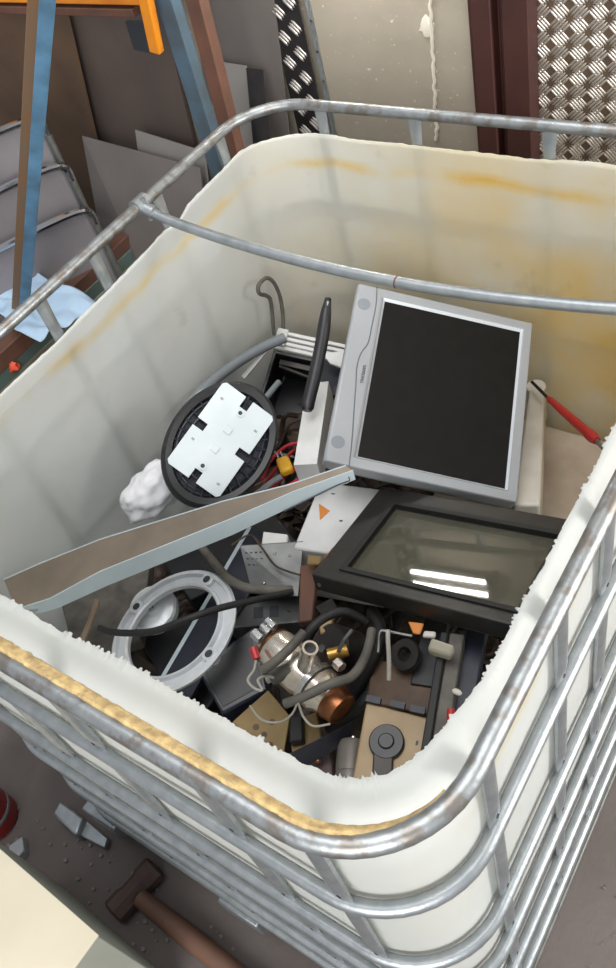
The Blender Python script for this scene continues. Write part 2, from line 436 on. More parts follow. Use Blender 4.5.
# cross bar over the opening
bp = []
for i in range(25):
    t = i/24; bp.append(V((.012+.976*t, -.385-.012*math.sin(math.pi*t), H-.010-.042*math.sin(math.pi*t)**.7)))
bar = build('cross_bar', MB().tube(bp, .0095, 12), 'galv', tote)
for s, x in ((1, .0), (-1, 1.)):
    b = MB(); b.cyl(V((x, -.385-.016, H+.002)), V((x, -.385+.016, H+.002)), .0145, n=14)
    b.tube([V((x+s*.002, -.385, H-.004)), V((x+s*.03, -.386, H-.012))], [.013, .0125], 12)
    b.tube([V((x+s*.012, -.385, H+.016)), V((x+s*.012, -.385, H-.03))], .005, 8)
    build('bar_clamp', b, 'galv', bar)
b = MB()
q = bp[13]
b.tube([q-V((.0012, 0, 0)), q+V((.0012, 0, 0))], .0101, 14); build('ring_mark', b, mat('mark_red_brown', (92,50,46), .6), bar)
# the plastic bottle, cut open with a ragged edge
loop = rrect(0, 1, -1.2, 0, .132, 100, .002)
# normals of the unit outline
Lp = len(loop)
def rag(i, p, near):
    a = noise.noise(V((p.x*60, p.y*60, 1)))*.0018+noise.noise(V((p.x*9, p.y*9, 4)))*.004
    if near: a += (random.random()**4)*.0048*max(0, min(1, .6+1.6*noise.noise(V((p.x*14, p.y*14, 7)))))
    return a
ring_rows = []
NZ = 30
cols = []
for i, p in enumerate(loop):
    t = (loop[(i+1) % Lp]-loop[i-1]).normalized(); nrm = V((-t.y, t.x))
    if i % 1 == 0: pass
    wr = sm(.55, .95, p.x)*sm(-.02, -.30, p.y); wn = sm(-.85, -1.12, p.y)
    w = max(wr, wn); wq = wr*(1-sm(-.95, -1.15, p.y))
    # the cut on the far and left sides dips a little towards the middle of the left side
    zt = 1.098-.022*sm(-.15, -.6, p.y)*(1-w)+.006*noise.noise(V((p.x*5, p.y*5, 2)))
    if abs(p.y+.33) < .04 and p.x < .2: zt -= .012*(1-abs(p.y+.33)/.04)
    zt2 = 1.126
    col = []
    inset0 = .0150
    for k in range(12):                                      # straight wall
        z = .16+(1.035-.16)*k/11
        bul = .004*math.sin(p.x*9+z*11)*math.cos(p.y*7+z*5)
        col.append((inset0+bul*.5, z))
    nar = 8
    a_end = math.radians(80)*w+math.radians(18)*(1-w)
    zend = zt2*w+zt*(1-w)
    r_in = .064
    for k in range(1, nar+1):
        a = a_end*k/nar
        z = 1.035+(zend-1.035)*(math.sin(a)/math.sin(a_end))
        ins = inset0+(r_in*(1-.55*wq)*(1-math.cos(a)))
        if k == nar:
            j = rag(i, p, w > .5)
            ins += j*w*1.2; z += j*(1-w)
        col.append((ins, z))
    cols.append([V((p.x+nrm.x*a, p.y+nrm.y*a, z)) for a, z in col])
nk = len(cols[0]); bt = MB(); vs = [v for c in cols for v in c]; fs = []
for i in range(Lp):
    a = i*nk; b = ((i+1) % Lp)*nk
    for k in range(nk-1): fs.append((a+k, b+k, b+k+1, a+k+1))
# bottom
vs.append(V((.5, -.6, .155))); ci = len(vs)-1
for i in range(Lp): fs.append((i*nk, ci, ((i+1) % Lp)*nk))
bt.add(vs, fs)
bottle = build('bottle', bt, 'bottle', tote, ang=80, solid=.0035)
# pallet under the cage
pm = MB()
for y in (-1.15, -.6, -.05): pm.box((.5, y, .145), (.98, .09, .02))
for x in (.05, .5, .95): pm.box((x, -.6, .012), (.1, 1.16, .018))
build('pallet_deck', pm, 'galv_old', tote, bevel=.003)
for x in (.06, .5, .94):
    for y in (-1.14, -.6, -.06): build('pallet_foot', MB().box((x, y, .079), (.11, .11, .112)), 'galv_old', tote, bevel=.008)
# bolted cage feet seen below the lowest rail
for x in (.03, .42, .80):
    b = MB(); b.prism([(-.05, -.012), (.05, -.012), (.05, .012), (-.05, .012)], .10, .165, Matrix.Translation(V((x+.06, -1.205, 0))))
    build('cage_foot', b, 'galv', tote, bevel=.004)

# ================================================================== CONTENTS
SCENE_PARTS = True
# --- monitor
MO = V((0.5572861, -0.3318239, 0.8078716))
mx_, my_, mz_ = V((0.8435731, 0.3822897, -0.3771460)), V((0.3084377, -0.9198217, -0.2424753)), V((-0.4396029, 0.0882195, -0.8938493))
def FRM(o, x, y, z):
    m = Matrix((x, y, z)).transposed().to_4x4(); m.translation = V(o); return m
fm = FRM(MO, mx_, my_, mz_)
def onp(fr, px, py, h=0):
    """local point on a frame's plane seen at a pixel"""
    n = fr.col[2].xyz; o = fr.translation+n*h; d = ray(px, py); t = (o-CP).dot(n)/d.dot(n)
    return fr.inverted() @ (CP+d*t)
mon = thing('computer_monitor', 'silver flat-panel computer monitor lying on its side against the far wall, dark screen up', 'monitor', fm)
def frame_mesh(mb, ox0, ox1, oy0, oy1, ix0, ix1, iy0, iy1, z0, z1, fr, zi=None):
    zi = z0 if zi is None else zi
    A = [(ox0, oy0), (ox1, oy0), (ox1, oy1), (ox0, oy1)]; B = [(ix0, iy0), (ix1, iy0), (ix1, iy1), (ix0, iy1)]
    vs = [fr @ V((*p, z0)) for p in A]+[fr @ V((*p, zi)) for p in B]+[fr @ V((*p, z1)) for p in A]+[fr @ V((*p, z1)) for p in B]
    fs = []
    for i in range(4):
        j = (i+1) % 4; fs += [(i, j, 4+j, 4+i), (8+i, 12+i, 12+j, 8+j), (i, 8+i, 8+j, j), (4+i, 4+j, 12+j, 12+i)]
    return mb.add(vs, fs)
b = frame_mesh(MB(), -.193, .158, -.194, .193, -.139, .139, -.173, .173, 0, .03, fm)
build('front_bezel', b, 'silver', mon, bevel=.004)
b = MB().box((-.017, 0, .042), (.335, .37, .03), fm); b.box((-.01, 0, .062), (.22, .26, .02), fm)
build('rear_housing', b, 'silver_dark', mon, bevel=.008)
b = frame_mesh(MB(), -.139, .139, -.173, .173, -.135, .135, -.169, .169, -.0006, .006, fm, .0045)
build('bevel_lip', b, 'bevel', mon)
build('screen_panel', MB().box((0, 0, .008), (.272, .340, .006), fm), 'screen', mon)
g = [onp(fm, *p, h=-.0004) for p in ((377,287), (376,305), (372,325), (368,343), (361,353), (357,366), (356,382), (354,410), (352,440), (349,466))]
b = MB().tube([fm @ p for p in spl(g, 5)], .0011, 6); build('speaker_groove', b, 'groove', mon)
for px, py in ((364, 304), (338, 442)):
    c = onp(fm, px, py); s = MB().cyl(fm @ V((c.x, c.y, .001)), fm @ V((c.x, c.y, -.0006)), .0125, n=28)
    for a in range(-3, 4):
        for e in range(-3, 4):
            if a*a+e*e < 11: pass
    build('speaker_grille', s, 'silver_dark', mon)
tx = bpy.data.curves.new('maker_name', 'FONT'); tx.body = 'SAMSUNG'; tx.size = .0085; tx.extrude = .0002; tx.align_x = 'CENTER'; tx.align_y = 'CENTER'
to = bpy.data.objects.new('maker_name', tx); COL.objects.link(to); tx.materials.append(M['ink'])
c = onp(fm, 363, 374, h=-.0005)
# reads upwards along the bezel
tmw = FRM(fm @ V((c.x, c.y, -.0006)), -my_, -mx_*-1, -mz_)
tmw = FRM(fm @ V((c.x, c.y, -.0006)), my_*-1, mx_*1, (my_*-1).cross(mx_))
if tmw.col[2].xyz.dot(-mz_) < 0: tmw = FRM(fm @ V((c.x, c.y, -.0006)), my_, mx_, my_.cross(mx_))
bpy.context.view_layer.update()
dg = bpy.context.evaluated_depsgraph_get(); tme = bpy.data.meshes.new_from_object(to.evaluated_get(dg))
bpy.data.objects.remove(to)
tm = MB(); tm.add([tmw @ v.co for v in tme.vertices], [tuple(p.vertices) for p in tme.polygons]); build('maker_name', tm, 'ink', mon)

# --- black framed glass door lying flat
k = .945
gq = [V((.4756, -.4596, .6358)), V((.8862, -.4178, .7137)), V((.8996, -.7003, .7942)), V((.489, -.742, .7163))]
gq = [CP+(q-CP)*k for q in gq]
gx = (gq[1]-gq[0]); W_ = gx.length; gy = (gq[3]-gq[0]); D_ = gy.length
gn = gx.cross(gy).normalized(); gn = gn if gn.z > 0 else -gn
gn = gn.lerp(V((0, 0, 1)), .3).normalized()
pm_ = (gq[0]+gq[1]+gq[2]+gq[3])/4
def onpl(px, py): d = ray(px, py); return CP+d*((pm_-CP).dot(gn)/d.dot(gn))
a_, b_, c_ = onpl(307, 573), onpl(385, 487), onpl(510, 612)
e1 = (c_-a_).normalized(); e2 = (b_-a_); e2n = e2.normalized()
bis = (e1+e2n).normalized(); per = (e1-e2n).normalized()
gx_ = (bis+per).normalized(); gy_ = (per-bis).normalized()
mid = (a_+b_)/2; D_ = e2.length
gq[0] = mid-gy_*D_/2; gy = gy_*D_; gx = gx_*W_
fg = FR(gq[0], gx, gy)                     # z points down
gd = thing('oven_door', 'black framed glass door lying flat in front of the silver monitor', 'glass door', fg)
zs = 1 if fg.col[2].z < 0 else -1
b = frame_mesh(MB(), 0, W_, 0, D_, .05, W_-.05, .042, D_-.030, 0, zs*.036, fg, 0)
build('door_frame', b, 'grease', gd, bevel=.003)
b = frame_mesh(MB(), .042, W_-.042, .034, D_-.023, .052, W_-.052, .044, D_-.032, -zs*.003, zs*.004, fg)
build('glass_gasket', b, 'rubber', gd)
build('glass_pane', MB().box((W_/2, D_/2+.006, zs*.012), (W_-.094, D_-.066, .004), fg), 'glass', gd)
for x in (.012, W_-.03):
    c = fg @ V((x, D_+.0005, zs*.02)); build('screw', MB().cyl(c, c+fg.col[1].xyz*.0015, .004, n=10), 'steelbright', gd)

# --- long tray with a pale flange
TP = [U(16, 609, z=.80), U(50, 598, z=.82), U(100, 571, z=.845), U(227, 520, z=.885), U(294, 491, z=.91), U(353, 470, z=.93)]
BP = [U(4, 580, z=.825), U(40, 564, z=.83), U(100, 540, z=.855), U(222, 502, z=.89), U(290, 485, z=.913), U(346, 466, z=.932)]
for p in TP+BP: p.x = max(p.x, .045)
T0, T1 = TP[0], TP[-1]
tr = thing('metal_tray', 'long pale metal channel with brown face slanting across the pile from the left corner', 'metal profile', T0)
def lerp(a, b, t): return a+(b-a)*t
down = V((.10, -.10, -1)).normalized()
o_ = (T1-T0).cross(down).normalized()
if o_.dot(CP-T0) < 0: o_ = -o_
n_ = len(TP)
def sheet(rows_a, rows_b, off):
    mb = MB(); vs = []
    for a, b_ in zip(rows_a, rows_b): vs += [a, b_, b_+off, a+off]
    fs = [(i*4+k, (i+1)*4+k, (i+1)*4+(k+1) % 4, i*4+(k+1) % 4) for i in range(len(rows_a)-1) for k in range(4)]+[(0, 1, 2, 3), tuple((len(rows_a)-1)*4+k for k in (3, 2, 1, 0))]
    return mb.add(vs, fs)
build('tray_face', sheet(TP, BP, V((0, 0, -.002))), 'trayface', tr, ang=50)
fh = [.020, .026, .034, .032, .026, .018]
build('front_flange', sheet([p+o_*.0005+V((0, 0, .001)) for p in TP], [p+o_*.0005+down*h for p, h in zip(TP, fh)], o_*.002), 'trayflange', tr, ang=50)
build('rear_flange', sheet([p+V((0, 0, .001)) for p in BP], [p+down*h*.7 for p, h in zip(BP, fh)], -o_*.002), 'trayflange', tr, ang=50)
s = MB(); r0 = lerp(T0, T1, .02)+down*.006+o_*.004
s.tube([lerp(T0, T1, .0)+o_*.004+down*.014, lerp(T0, T1, .06)+o_*.004+down*.012, lerp(T0, T1, .11)+o_*.004+down*.002], .0055, 8); build('end_catch', s, 'steelbright', tr)
s = MB(); e = lerp(T0, T1, .985)+down*.008+o_*.002; e2 = lerp(T0, T1, .955)+down*.015+o_*.002; e3 = lerp(T0, T1, .8)+down*.023+o_*.002
s.tube([e, e+down*.008, e2, e3], .0012, 6); build('edge_slot', s, 'ink', tr)

def FRM0(o, n):
    x = n.orthogonal().normalized(); return FRM(o, x, n.cross(x), n)
def onp0(fr, px, py): return onp(fr, px, py)
# --- round monitor stand: black ribbed base with a notched white plate
so = V((.262, -.627, .857)); sx = V((.742, .082, -.666)); sy = V((-.104, -.966, -.235))
fs_ = FR(so, sx, sy); sg = -1              # outward is -z
st = thing('monitor_stand', 'black oval monitor stand base with notched white plate, leaning against the left tote wall', 'monitor stand', fs_)
cc = onp(fs_, 221, 444); ell = lambda r, z: [fs_ @ V((cc.x+.096*r*math.cos(a), cc.y+.127*r*math.sin(a), z)) for a in [2*math.pi*i/64 for i in range(64)]]
prof = [(0, .008), (.80, .008), (.84, -.002), (.94, -.005), (1.0, .004), (1.0, .014), (.9, .026), (0, .032)]
b = MB(); vs = []; 
for r, z in prof: vs += ell(max(r, .001), z)
fsx = [(j*64+i, j*64+(i+1) % 64, (j+1)*64+(i+1) % 64, (j+1)*64+i) for j in range(len(prof)-1) for i in range(64)]
b.add(vs, fsx); build('stand_base', b, 'black', st, ang=30)
b = MB()
for i in range(30):
    a = 2*math.pi*i/30
    ca, sa = math.cos(a), math.sin(a)
    p0 = V((cc.x+.1*.50*ca, cc.y+.127*.50*sa, .005)); p1 = V((cc.x+.1*.86*ca, cc.y+.127*.86*sa, .003))
    b.tube([fs_ @ p0, fs_ @ p1], .0022, 6)
for r in (.6, .74): b.tube([fs_ @ V((cc.x+.1*r*math.cos(a), cc.y+.127*r*math.sin(a), .004)) for a in [2*math.pi*i/48 for i in range(48)]], .0018, 6, True)
build('stiffening_rib', b, 'navy', st, kind='stuff')
pw, ph, nw, nd, lw, ld = .0575, .092, .008, .022, .008, .022
poly = [(-pw+.006, -ph), (-nw, -ph), (-nw, -ph+nd), (nw, -ph+nd), (nw, -ph), (pw-.006, -ph), (pw, -ph+.006),
        (pw, -lw), (pw-ld, -lw), (pw-ld, lw), (pw, lw), (pw, ph-.006), (pw-.006, ph), (nw, ph), (nw, ph-nd), (-nw, ph-nd), (-nw, ph), (-pw+.006, ph), (-pw, ph-.006),
        (-pw, lw), (-pw+ld, lw), (-pw+ld, -lw), (-pw, -lw), (-pw, -ph+.006)]
plt = build('mounting_plate', MB().prism(poly, -.006, -.0035, fs_), 'plate', st, bevel=.0006)
for x, y in ((0, -ph+nd+.010), (0, ph-nd-.010)):
    c = fs_ @ V((x, y, -.006)); b = MB().cyl(c, fs_ @ V((x, y, -.0085)), .0075, n=16); q = build('screw_eye', b, 'plate', plt)
    c2 = fs_ @ V((x, y, -.0085)); build('screw_hole', MB().cyl(c2, fs_ @ V((x, y, -.0089)), .0040, n=14), 'ink', plt)
for y in (-.021, .021):
    build('embossed_pad', MB().box((0, y, -.0066), (.014, .014, .003), fs_), 'plate', plt, bevel=.0005)
for x, y in ((-.042, -.062), (.042, -.05), (-.042, .03), (.042, .07)):
    build('embossed_stop', MB().box((x, y, -.0064), (.006, .004, .001), fs_), 'silver', plt, bevel=.0004)

# --- silver cast ring
ro = U(174, 631, z=.70)
tc_ = (CP-ro).normalized(); ul = (-CX-CY).normalized(); ul = (ul-tc_*ul.dot(tc_)).normalized()
rn = (tc_*math.cos(.80)+ul*math.sin(.80)).normalized()
fr0 = FRM0(ro, rn)
pb1 = onp0(fr0, 134, 606); rx = (fr0 @ pb1-ro).normalized(); ry = rx.cross(rn)
fr_ = FR(ro, rx, ry)
rg = thing('speaker_basket_ring', 'silver cast ring with bolt bosses standing near the ragged near edge', 'metal ring', fr_)
# outward is -z
RB = .107; Ri, Ro_ = .090, .124
b = MB().lathe([(Ri, .003), (Ri, -.006), (Ri+.003, -.009), (Ri+.006, -.009), (Ri+.008, -.001), (Ro_-.012, -.001), (Ro_-.010, -.009), (Ro_-.004, -.009), (Ro_, -.005), (Ro_-.002, .002), (Ro_-.006, .004), (Ri+.004, .004)], fr_, 96, closed=True)
build('ring_casting', b, 'cast', rg, ang=40)
for px_, py_ in ((134, 606), (212, 578), (202, 650), (None, None)):
    if 1:
        if px_: c = onp(fr_, px_, py_); c = V((c.x, c.y, 0)).normalized()*RB; c_first = c if px_ == 212 else c if px_ == 134 else c; cs_ = c_first if px_ == 212 else (cs_ if px_ == 202 else None)
        else: c = -cs_
        q = MB().cyl(fr_ @ (c+V((0, 0, .010))), fr_ @ (c+V((0, 0, -.0095))), .0135, n=24)
        bb = build('bolt_boss', q, 'cast', rg, bevel=.0015)
        build('bolt_hole', MB().cyl(fr_ @ (c+V((0, 0, -.0095))), fr_ @ (c+V((0, 0, -.0101))), .0072, n=20), 'ink', bb)
# --- white round cover behind the ring
ko = U(152, 608, z=.66); kn_ = (tc_*math.cos(.45)+ul*math.sin(.45)).normalized(); fk = FRM0(ko, -kn_)
kn = thing('plastic_disc', 'round white plastic disc with a centre hub behind the silver ring', 'disc', fk)
build('disc_body', MB().lathe([(0.0001, -.010), (.012, -.010), (.015, -.007), (.024, -.007), (.028, -.004), (.042, -.002), (.046, .004), (.046, .02), (.0001, .02)], fk, 40), 'cast', kn, ang=30)
b = MB()
for i in range(5):
    a = i*1.257; b.cyl(fk @ V((.005*math.cos(a), .005*math.sin(a), -.010)), fk @ V((.005*math.cos(a), .005*math.sin(a), -.0106)), .0018, n=8)
build('hub_hole', b, 'ink', kn)

# --- white plastic bag
bo = U(153, 490, z=.79); bo.x = max(bo.x, .10)
b = MB(); fb = FR(bo, V((.4, 1, .3)), V((1, -.3, .4)))
b.sphere((0, 0, 0), .052, (1.35, .85, .8), 64, .16, 4, fb)
bg = build('plastic_bag', b, 'bag', ang=70); tag(bg, 'crumpled white plastic bag squeezed between left tote wall and black stand', 'bag')
def wire(name, pts, r, mt, label=None, cat=None, parent=None, n=8, seg=8, group=None):
    o = build(name, MB().tube(spl(pts, seg), r, n), mt, parent)
    if label: tag(o, label, cat, group)
    return o
# --- grey bent tube along the left wall and the hook rods
wire('bent_tube', [U(178, 438, z=.76), U(184, 416, z=.77), U(200, 393, z=.76), U(228, 369, z=.745), U(260, 349, z=.73), U(284, 338, z=.72)], .012, 'silver_dark', 'dusty grey bent tube running along the left tote wall above the black stand', 'tube', n=12)
hk = wire('hooked_rod', [U(x_, y_, x=.058) for x_, y_ in ((283, 345), (283, 318), (280, 297), (274, 283), (267, 278), (260, 283), (258, 289), (260, 294), (267, 296), (271, 303), (274, 335))], .0045, 'dustgrey', 'thin grey rod bent into a hook, standing in the far left corner', 'rod', n=10)

# --- open computer case with white ribbed rim
cf = FR(U(278, 332, z=.70), U(346, 347, z=.66)-U(278, 332, z=.70), U(200, 430, z=.62)-U(278, 332, z=.70))
cs = thing('printer_chassis', 'open dark machine housing with white ribbed rim in the far left of the tote', 'machine housing', cf)
zd = 1 if cf.col[2].z < 0 else -1
Lc = (U(352, 348, z=.66)-U(278, 332, z=.70)).length
b = MB()
for kk, (dy, dz) in enumerate(((0, 0), (.011, .004), (.022, .008), (.033, .010))):
    b.box((Lc/2, dy, zd*dz), (Lc, .0085, .010), cf)
b.box((Lc/2, .016, zd*.014), (Lc, .044, .010), cf); b.box((.012, .012, -.001*zd), (.026, .04, .014), cf)
build('ribbed_rim', b, 'white', cs, bevel=.0015)
b = MB(); b.box((Lc/2, .15, zd*.17), (Lc, .26, .02), cf); b.box((.004, .15, zd*.09), (.008, .26, .16), cf); b.box((Lc-.004, .15, zd*.09), (.008, .26, .16), cf); b.box((Lc/2, .045, zd*.09), (Lc, .008, .16), cf); b.box((Lc/2, .277, zd*.09), (Lc, .008, .16), cf)
build('housing_shell', b, 'black', cs, bevel=.002)
b = MB().box((Lc*.5, .06, zd*.03), (Lc*.8, .012, .008), cf); b.cyl(cf @ V((.02, .07, zd*.03)), cf @ V((Lc-.02, .09, zd*.03)), .005); build('guide_shaft', b, 'darkmetal', cs)
# pale strip and dark strip beside it
a, c = U(266, 350, z=.72), U(243, 378, z=.70)
s = build('plastic_strip', MB().box((0, 0, 0), ((c-a).length, .011, .006), FR((a+c)/2, c-a, V((0, 1, .3)))), 'white', bevel=.001); tag(s, 'short pale plastic strip beside the white ribbed rim', 'plastic strip')
a, c = U(279, 382, z=.69), U(264, 400, z=.69)
s = build('grey_pin', MB().cyl(a, c, .007, n=14), 'silver_dark'); s.name = 'plastic_pin'; tag(s, 'small grey pin poking out beside the black oval stand', 'pin')

# --- black baton handle
pts = [U(328, 299, z=.93), U(326, 312, z=.92), U(322, 340, z=.89), U(315, 375, z=.855), U(309, 400, z=.83), U(307, 411, z=.82)]
hb = thing('plastic_baton', 'long black plastic handle standing up beside the silver monitor', 'handle', pts[-1])
P = spl(pts, 6); n_ = len(P)
build('grip', MB().tube(P, [.0065+.006*sm(0, .35, i/(n_-1))-.004*sm(.9, 1, i/(n_-1)) for i in range(n_)], 14), 'black', hb)
build('hanging_hole', MB().tube([P[2]+V((.004, -.004, .004)), P[4]+V((.004, -.004, .004))], .0028, 8), 'silver', hb)

# --- white ribbed pipe-like panel left of the monitor
a, c = U(323, 400, z=.74), U(311, 482, z=.74)
ax_ = (c-a); sid = ax_.cross(V((0, 0, 1))).normalized()
fp = FR(a, ax_, sid)
rp = thing('ribbed_panel', 'white ribbed plastic panel standing between silver monitor and red wires', 'plastic panel', fp)
Lr = ax_.length; b = MB()
b.box((Lr/2, 0, -.02), (Lr, .044, .06), fp)
for i in range(int(Lr/.0075)): b.box((.004+i*.0075, 0, .0105), (.0045, .040, .003), fp)
build('ribbed_face', b, 'white', rp, bevel=.0008)
a2 = U(340, 345, z=.76); c2 = U(331, 388, z=.745)
b = MB().hexa([U(322, 358, z=.74), U(352, 362, z=.74), U(346, 396, z=.74), U(318, 394, z=.74)], [p-V((0,0,.07)) for p in (U(322, 358, z=.74), U(352, 362, z=.74), U(346, 396, z=.74), U(318, 394, z=.74))])
build('dark_cap', b, 'navy', rp, bevel=.003)
s = build('paper_flap', MB().hexa([U(323, 354, z=.765), U(346, 350, z=.765), U(344, 368, z=.76), U(330, 363, z=.76)], [p-V((0,0,.004)) for p in (U(323, 354, z=.765), U(346, 350, z=.765), U(344, 368, z=.76), U(330, 363, z=.76))]), 'white'); tag(s, 'small white plastic tab above the ribbed panel, beside the black handle', 'plastic tab')

# --- white box with orange triangle under the tray and monitor corner
zt = .70
q = [U(300, 478, z=zt), U(400, 470, z=zt), U(372, 560, z=zt-.0), U(293, 548, z=zt)]
fx = FR(q[3], q[2]-q[3], q[0]-q[3])
wb = thing('white_box', 'white plastic box with an orange triangle mark, under the right end of the tray', 'box', fx)
w1 = (q[2]-q[3]).length; w2 = .16
zu = 1 if fx.col[2].z > 0 else -1
build('box_shell', MB().box((w1/2, w2/2, -zu*.08), (w1, w2, .16), fx), 'white', wb, bevel=.004)
def L_(px, py): return fx.inverted() @ U(px, py, z=zt)
tri = [L_(319, 504), L_(330, 511), L_(320, 520)]
build('orange_triangle', MB().prism([(p.x, p.y) for p in tri], zu*.0, zu*.0012, fx), 'orange', wb)
p = L_(341, 521); build('black_mark', MB().box((p.x, p.y, zu*.0006), (.006, .003, .001), fx), 'ink', wb)
p = L_(333, 494); build('printed_mark', MB().box((p.x, p.y, zu*.0006), (.007, .002, .001), fx), 'ink', wb)

# --- red wires and yellow plug
wn = [[(262, 488), (275, 470), (292, 452), (300, 448)], [(268, 492), (285, 476), (300, 462), (306, 455)], [(258, 494), (270, 482), (283, 475), (296, 470)], [(262, 480), (270, 462), (285, 447), (298, 443)], [(272, 497), (284, 488), (298, 480), (306, 476)]]
for i, w_ in enumerate(wn):
    wire('red_wire', [U(x, y, z=.70+.006*i) for x, y in w_], .0035, 'redwire', 'red insulated wire in the bundle behind the metal tray', 'wire', group='red wires behind the tray')
yp = thing('yellow_plug', 'yellow plastic connector among the red wires behind the tray', 'connector', U(285, 470, z=.72))
f = FR(U(285, 466, z=.735), U(292, 478, z=.735)-U(285, 460, z=.735), V((1, .5, 0)))
build('plug_body', MB().box((0, 0, 0), (.040, .026, .018), f), 'yellow', yp, bevel=.005)
b = MB()
for d in (-.006, .002): b.cyl(f @ V((-.018, d, .003)), f @ V((-.034, d, .006)), .002, n=8)
build('contact_pin', b, 'steelbright', yp)
wire('clear_tubing', [U(248, 500, z=.71), U(262, 490, z=.72), U(272, 482, z=.72), U(282, 476, z=.725)], .006, 'silver', 'pale grey wire end leading to the yellow plug', 'wire')

# --- white block right of the monitor, pinkish box beyond
q = [U(530, 386, z=.60), U(545, 390, z=.60), U(540, 505, z=.68), U(513, 505, z=.68)]
wpn = thing('white_casing', 'narrow white plastic casing wedged right behind the silver monitor', 'casing', q[3])
build('casing_body', MB().hexa(q, [p-V((0, 0, .12)) for p in q]), 'white_dirty', wpn, bevel=.005)
c = U(536, 386, z=.60); build('rounded_end', MB().cyl(c+V((0, 0, .001)), c-V((0, 0, .1)), .021, n=24), 'white_dirty', wpn, bevel=.003)
zb = .47
q = [V((.50, -.05, zb)), V((.955, -.05, zb)), V((.955, -.50, zb+.03)), V((.50, -.50, zb+.03))]
bx = build('beige_box', MB().hexa(q, [p-V((0,0,.28)) for p in q]), mat('dusty_beige_plastic', (176,162,146), .7, 0, (140,126,114), 12, .1), bevel=.01); bx.name = 'equipment_box'
tag(bx, 'large dusty beige box at the bottom, below the red screwdriver', 'box')
# --- screwdriver leaning on the far wall
a, h0, h1, e = U(532, 382, z=.63), U(548, 398, z=.655), U(597, 441, z=.73), U(604, 450, z=.745)
sd = thing('screwdriver', 'red handled screwdriver standing slanted right of the silver monitor', 'screwdriver', a)
build('shaft', MB().cyl(a, h0, .0035, n=12), 'darkmetal', sd)
P = [h0+(h1-h0)*t for t in (0, .06, .14, .3, .6, .82, .86, .93, 1)]
build('grip', MB().tube(P, [.004, .0072, .0066, .008, .0088, .009, .0105, .0105, .007], 16), 'rednew', sd)
build('ferrule', MB().cyl(h1, e, .0045, .003, n=12), 'dustgrey', sd)

# --- grey perforated bracket and steel chassis behind the ring
zt = .70
q = [U(240, 546, z=zt), U(303, 542, z=zt), U(298, 596, z=.67), U(252, 592, z=.67)]
f = FR(q[3], q[2]-q[3], q[0]-q[3])
pb = thing('perforated_bracket', 'grey sheet metal bracket with rows of round holes left of the oven door', 'bracket', f)
u_ = 1 if f.col[2].z > 0 else -1
build('bracket_sheet', MB().hexa(q, [p-V((0,0,.002)) for p in q]), 'steel', pb)
build('bent_lip', MB().hexa([q[0], q[1], q[1]-V((0,0,.03)), q[0]-V((0,0,.03))], [p+V((0, .002, 0)) for p in (q[0], q[1], q[1]-V((0,0,.03)), q[0]-V((0,0,.03)))]), 'steel', pb)
for ix in range(4):
    for iy in range(3):
        c = lerp(lerp(q[0], q[1], .08+.08*ix), lerp(q[3], q[2], .08+.08*ix), .15+.13*iy)
        build('punched_hole', MB().cyl(c, c+V((0, 0, .0006)), .0026, n=10), 'ink', pb)
for t, s_, rr in ((.55, .2, .003), (.8, .25, .003), (.3, .8, .004)):
    c = lerp(lerp(q[0], q[1], t), lerp(q[3], q[2], t), s_); build('rivet', MB().sphere(c, rr, n=10), 'steelbright', pb)
zt = .63
q = [U(228, 600, z=zt), U(300, 594, z=zt), U(300, 622, z=zt), U(228, 628, z=zt)]
sc_ = thing('drive_chassis', 'grey steel chassis plate with square cut-outs beside the silver ring', 'chassis', q[3])
build('chassis_plate', MB().hexa(q, [p-V((0,0,.04)) for p in q]), 'steel', sc_, bevel=.002)
for t in (.36, .58):
    qq = [lerp(lerp(q[0], q[1], t+a), lerp(q[3], q[2], t+a), b_) for a, b_ in ((0, .35), (.13, .35), (.13, .75), (0, .75))]
    build('square_cutout', MB().hexa([p+V((0,0,.0006)) for p in qq], qq), 'ink', sc_)
for t, s_ in ((.07, .86), (.16, .2), (.85, .6)):
    c = lerp(lerp(q[0], q[1], t), lerp(q[3], q[2], t), s_); build('slot', MB().box(c+V((0, 0, .0003)), (.008, .004, .0006)), 'ink', sc_)
# white adaptor block
q = [U(263, 531, z=.68), U(288, 534, z=.68), U(287, 546, z=.68), U(261, 545, z=.68)]
s = build('white_adaptor', MB().hexa(q, [p-V((0,0,.03)) for p in q]), 'white', bevel=.003); tag(s, 'small white rectangular adaptor above the perforated bracket', 'adaptor')
# laptop-like dark panel with pale edge running under the ring
a, c = U(158, 690, z=.60), U(252, 528, z=.66)
d = (c-a); side = V((0, 0, 1)).cross(d).normalized(); side = -side if side.dot(V((1, -1, 0))) > 0 else side
f = FR(a, d, -side)
lt = thing('closed_laptop', 'dark blue flat lid with a pale metal edge lying slanted below the silver ring', 'lid', f)
Ld = d.length
b = MB().box((Ld/2, .036, 0), (Ld, .07, .012), f); build('lid_panel', b, 'navy', lt, bevel=.002)
b = MB().box((Ld/2, .074, .003), (Ld, .008, .014), f)
fe = build('metal_edge', MB().box((Ld/2, -.004, .004), (Ld, .009, .014), f), 'trayflange', lt, bevel=.001)
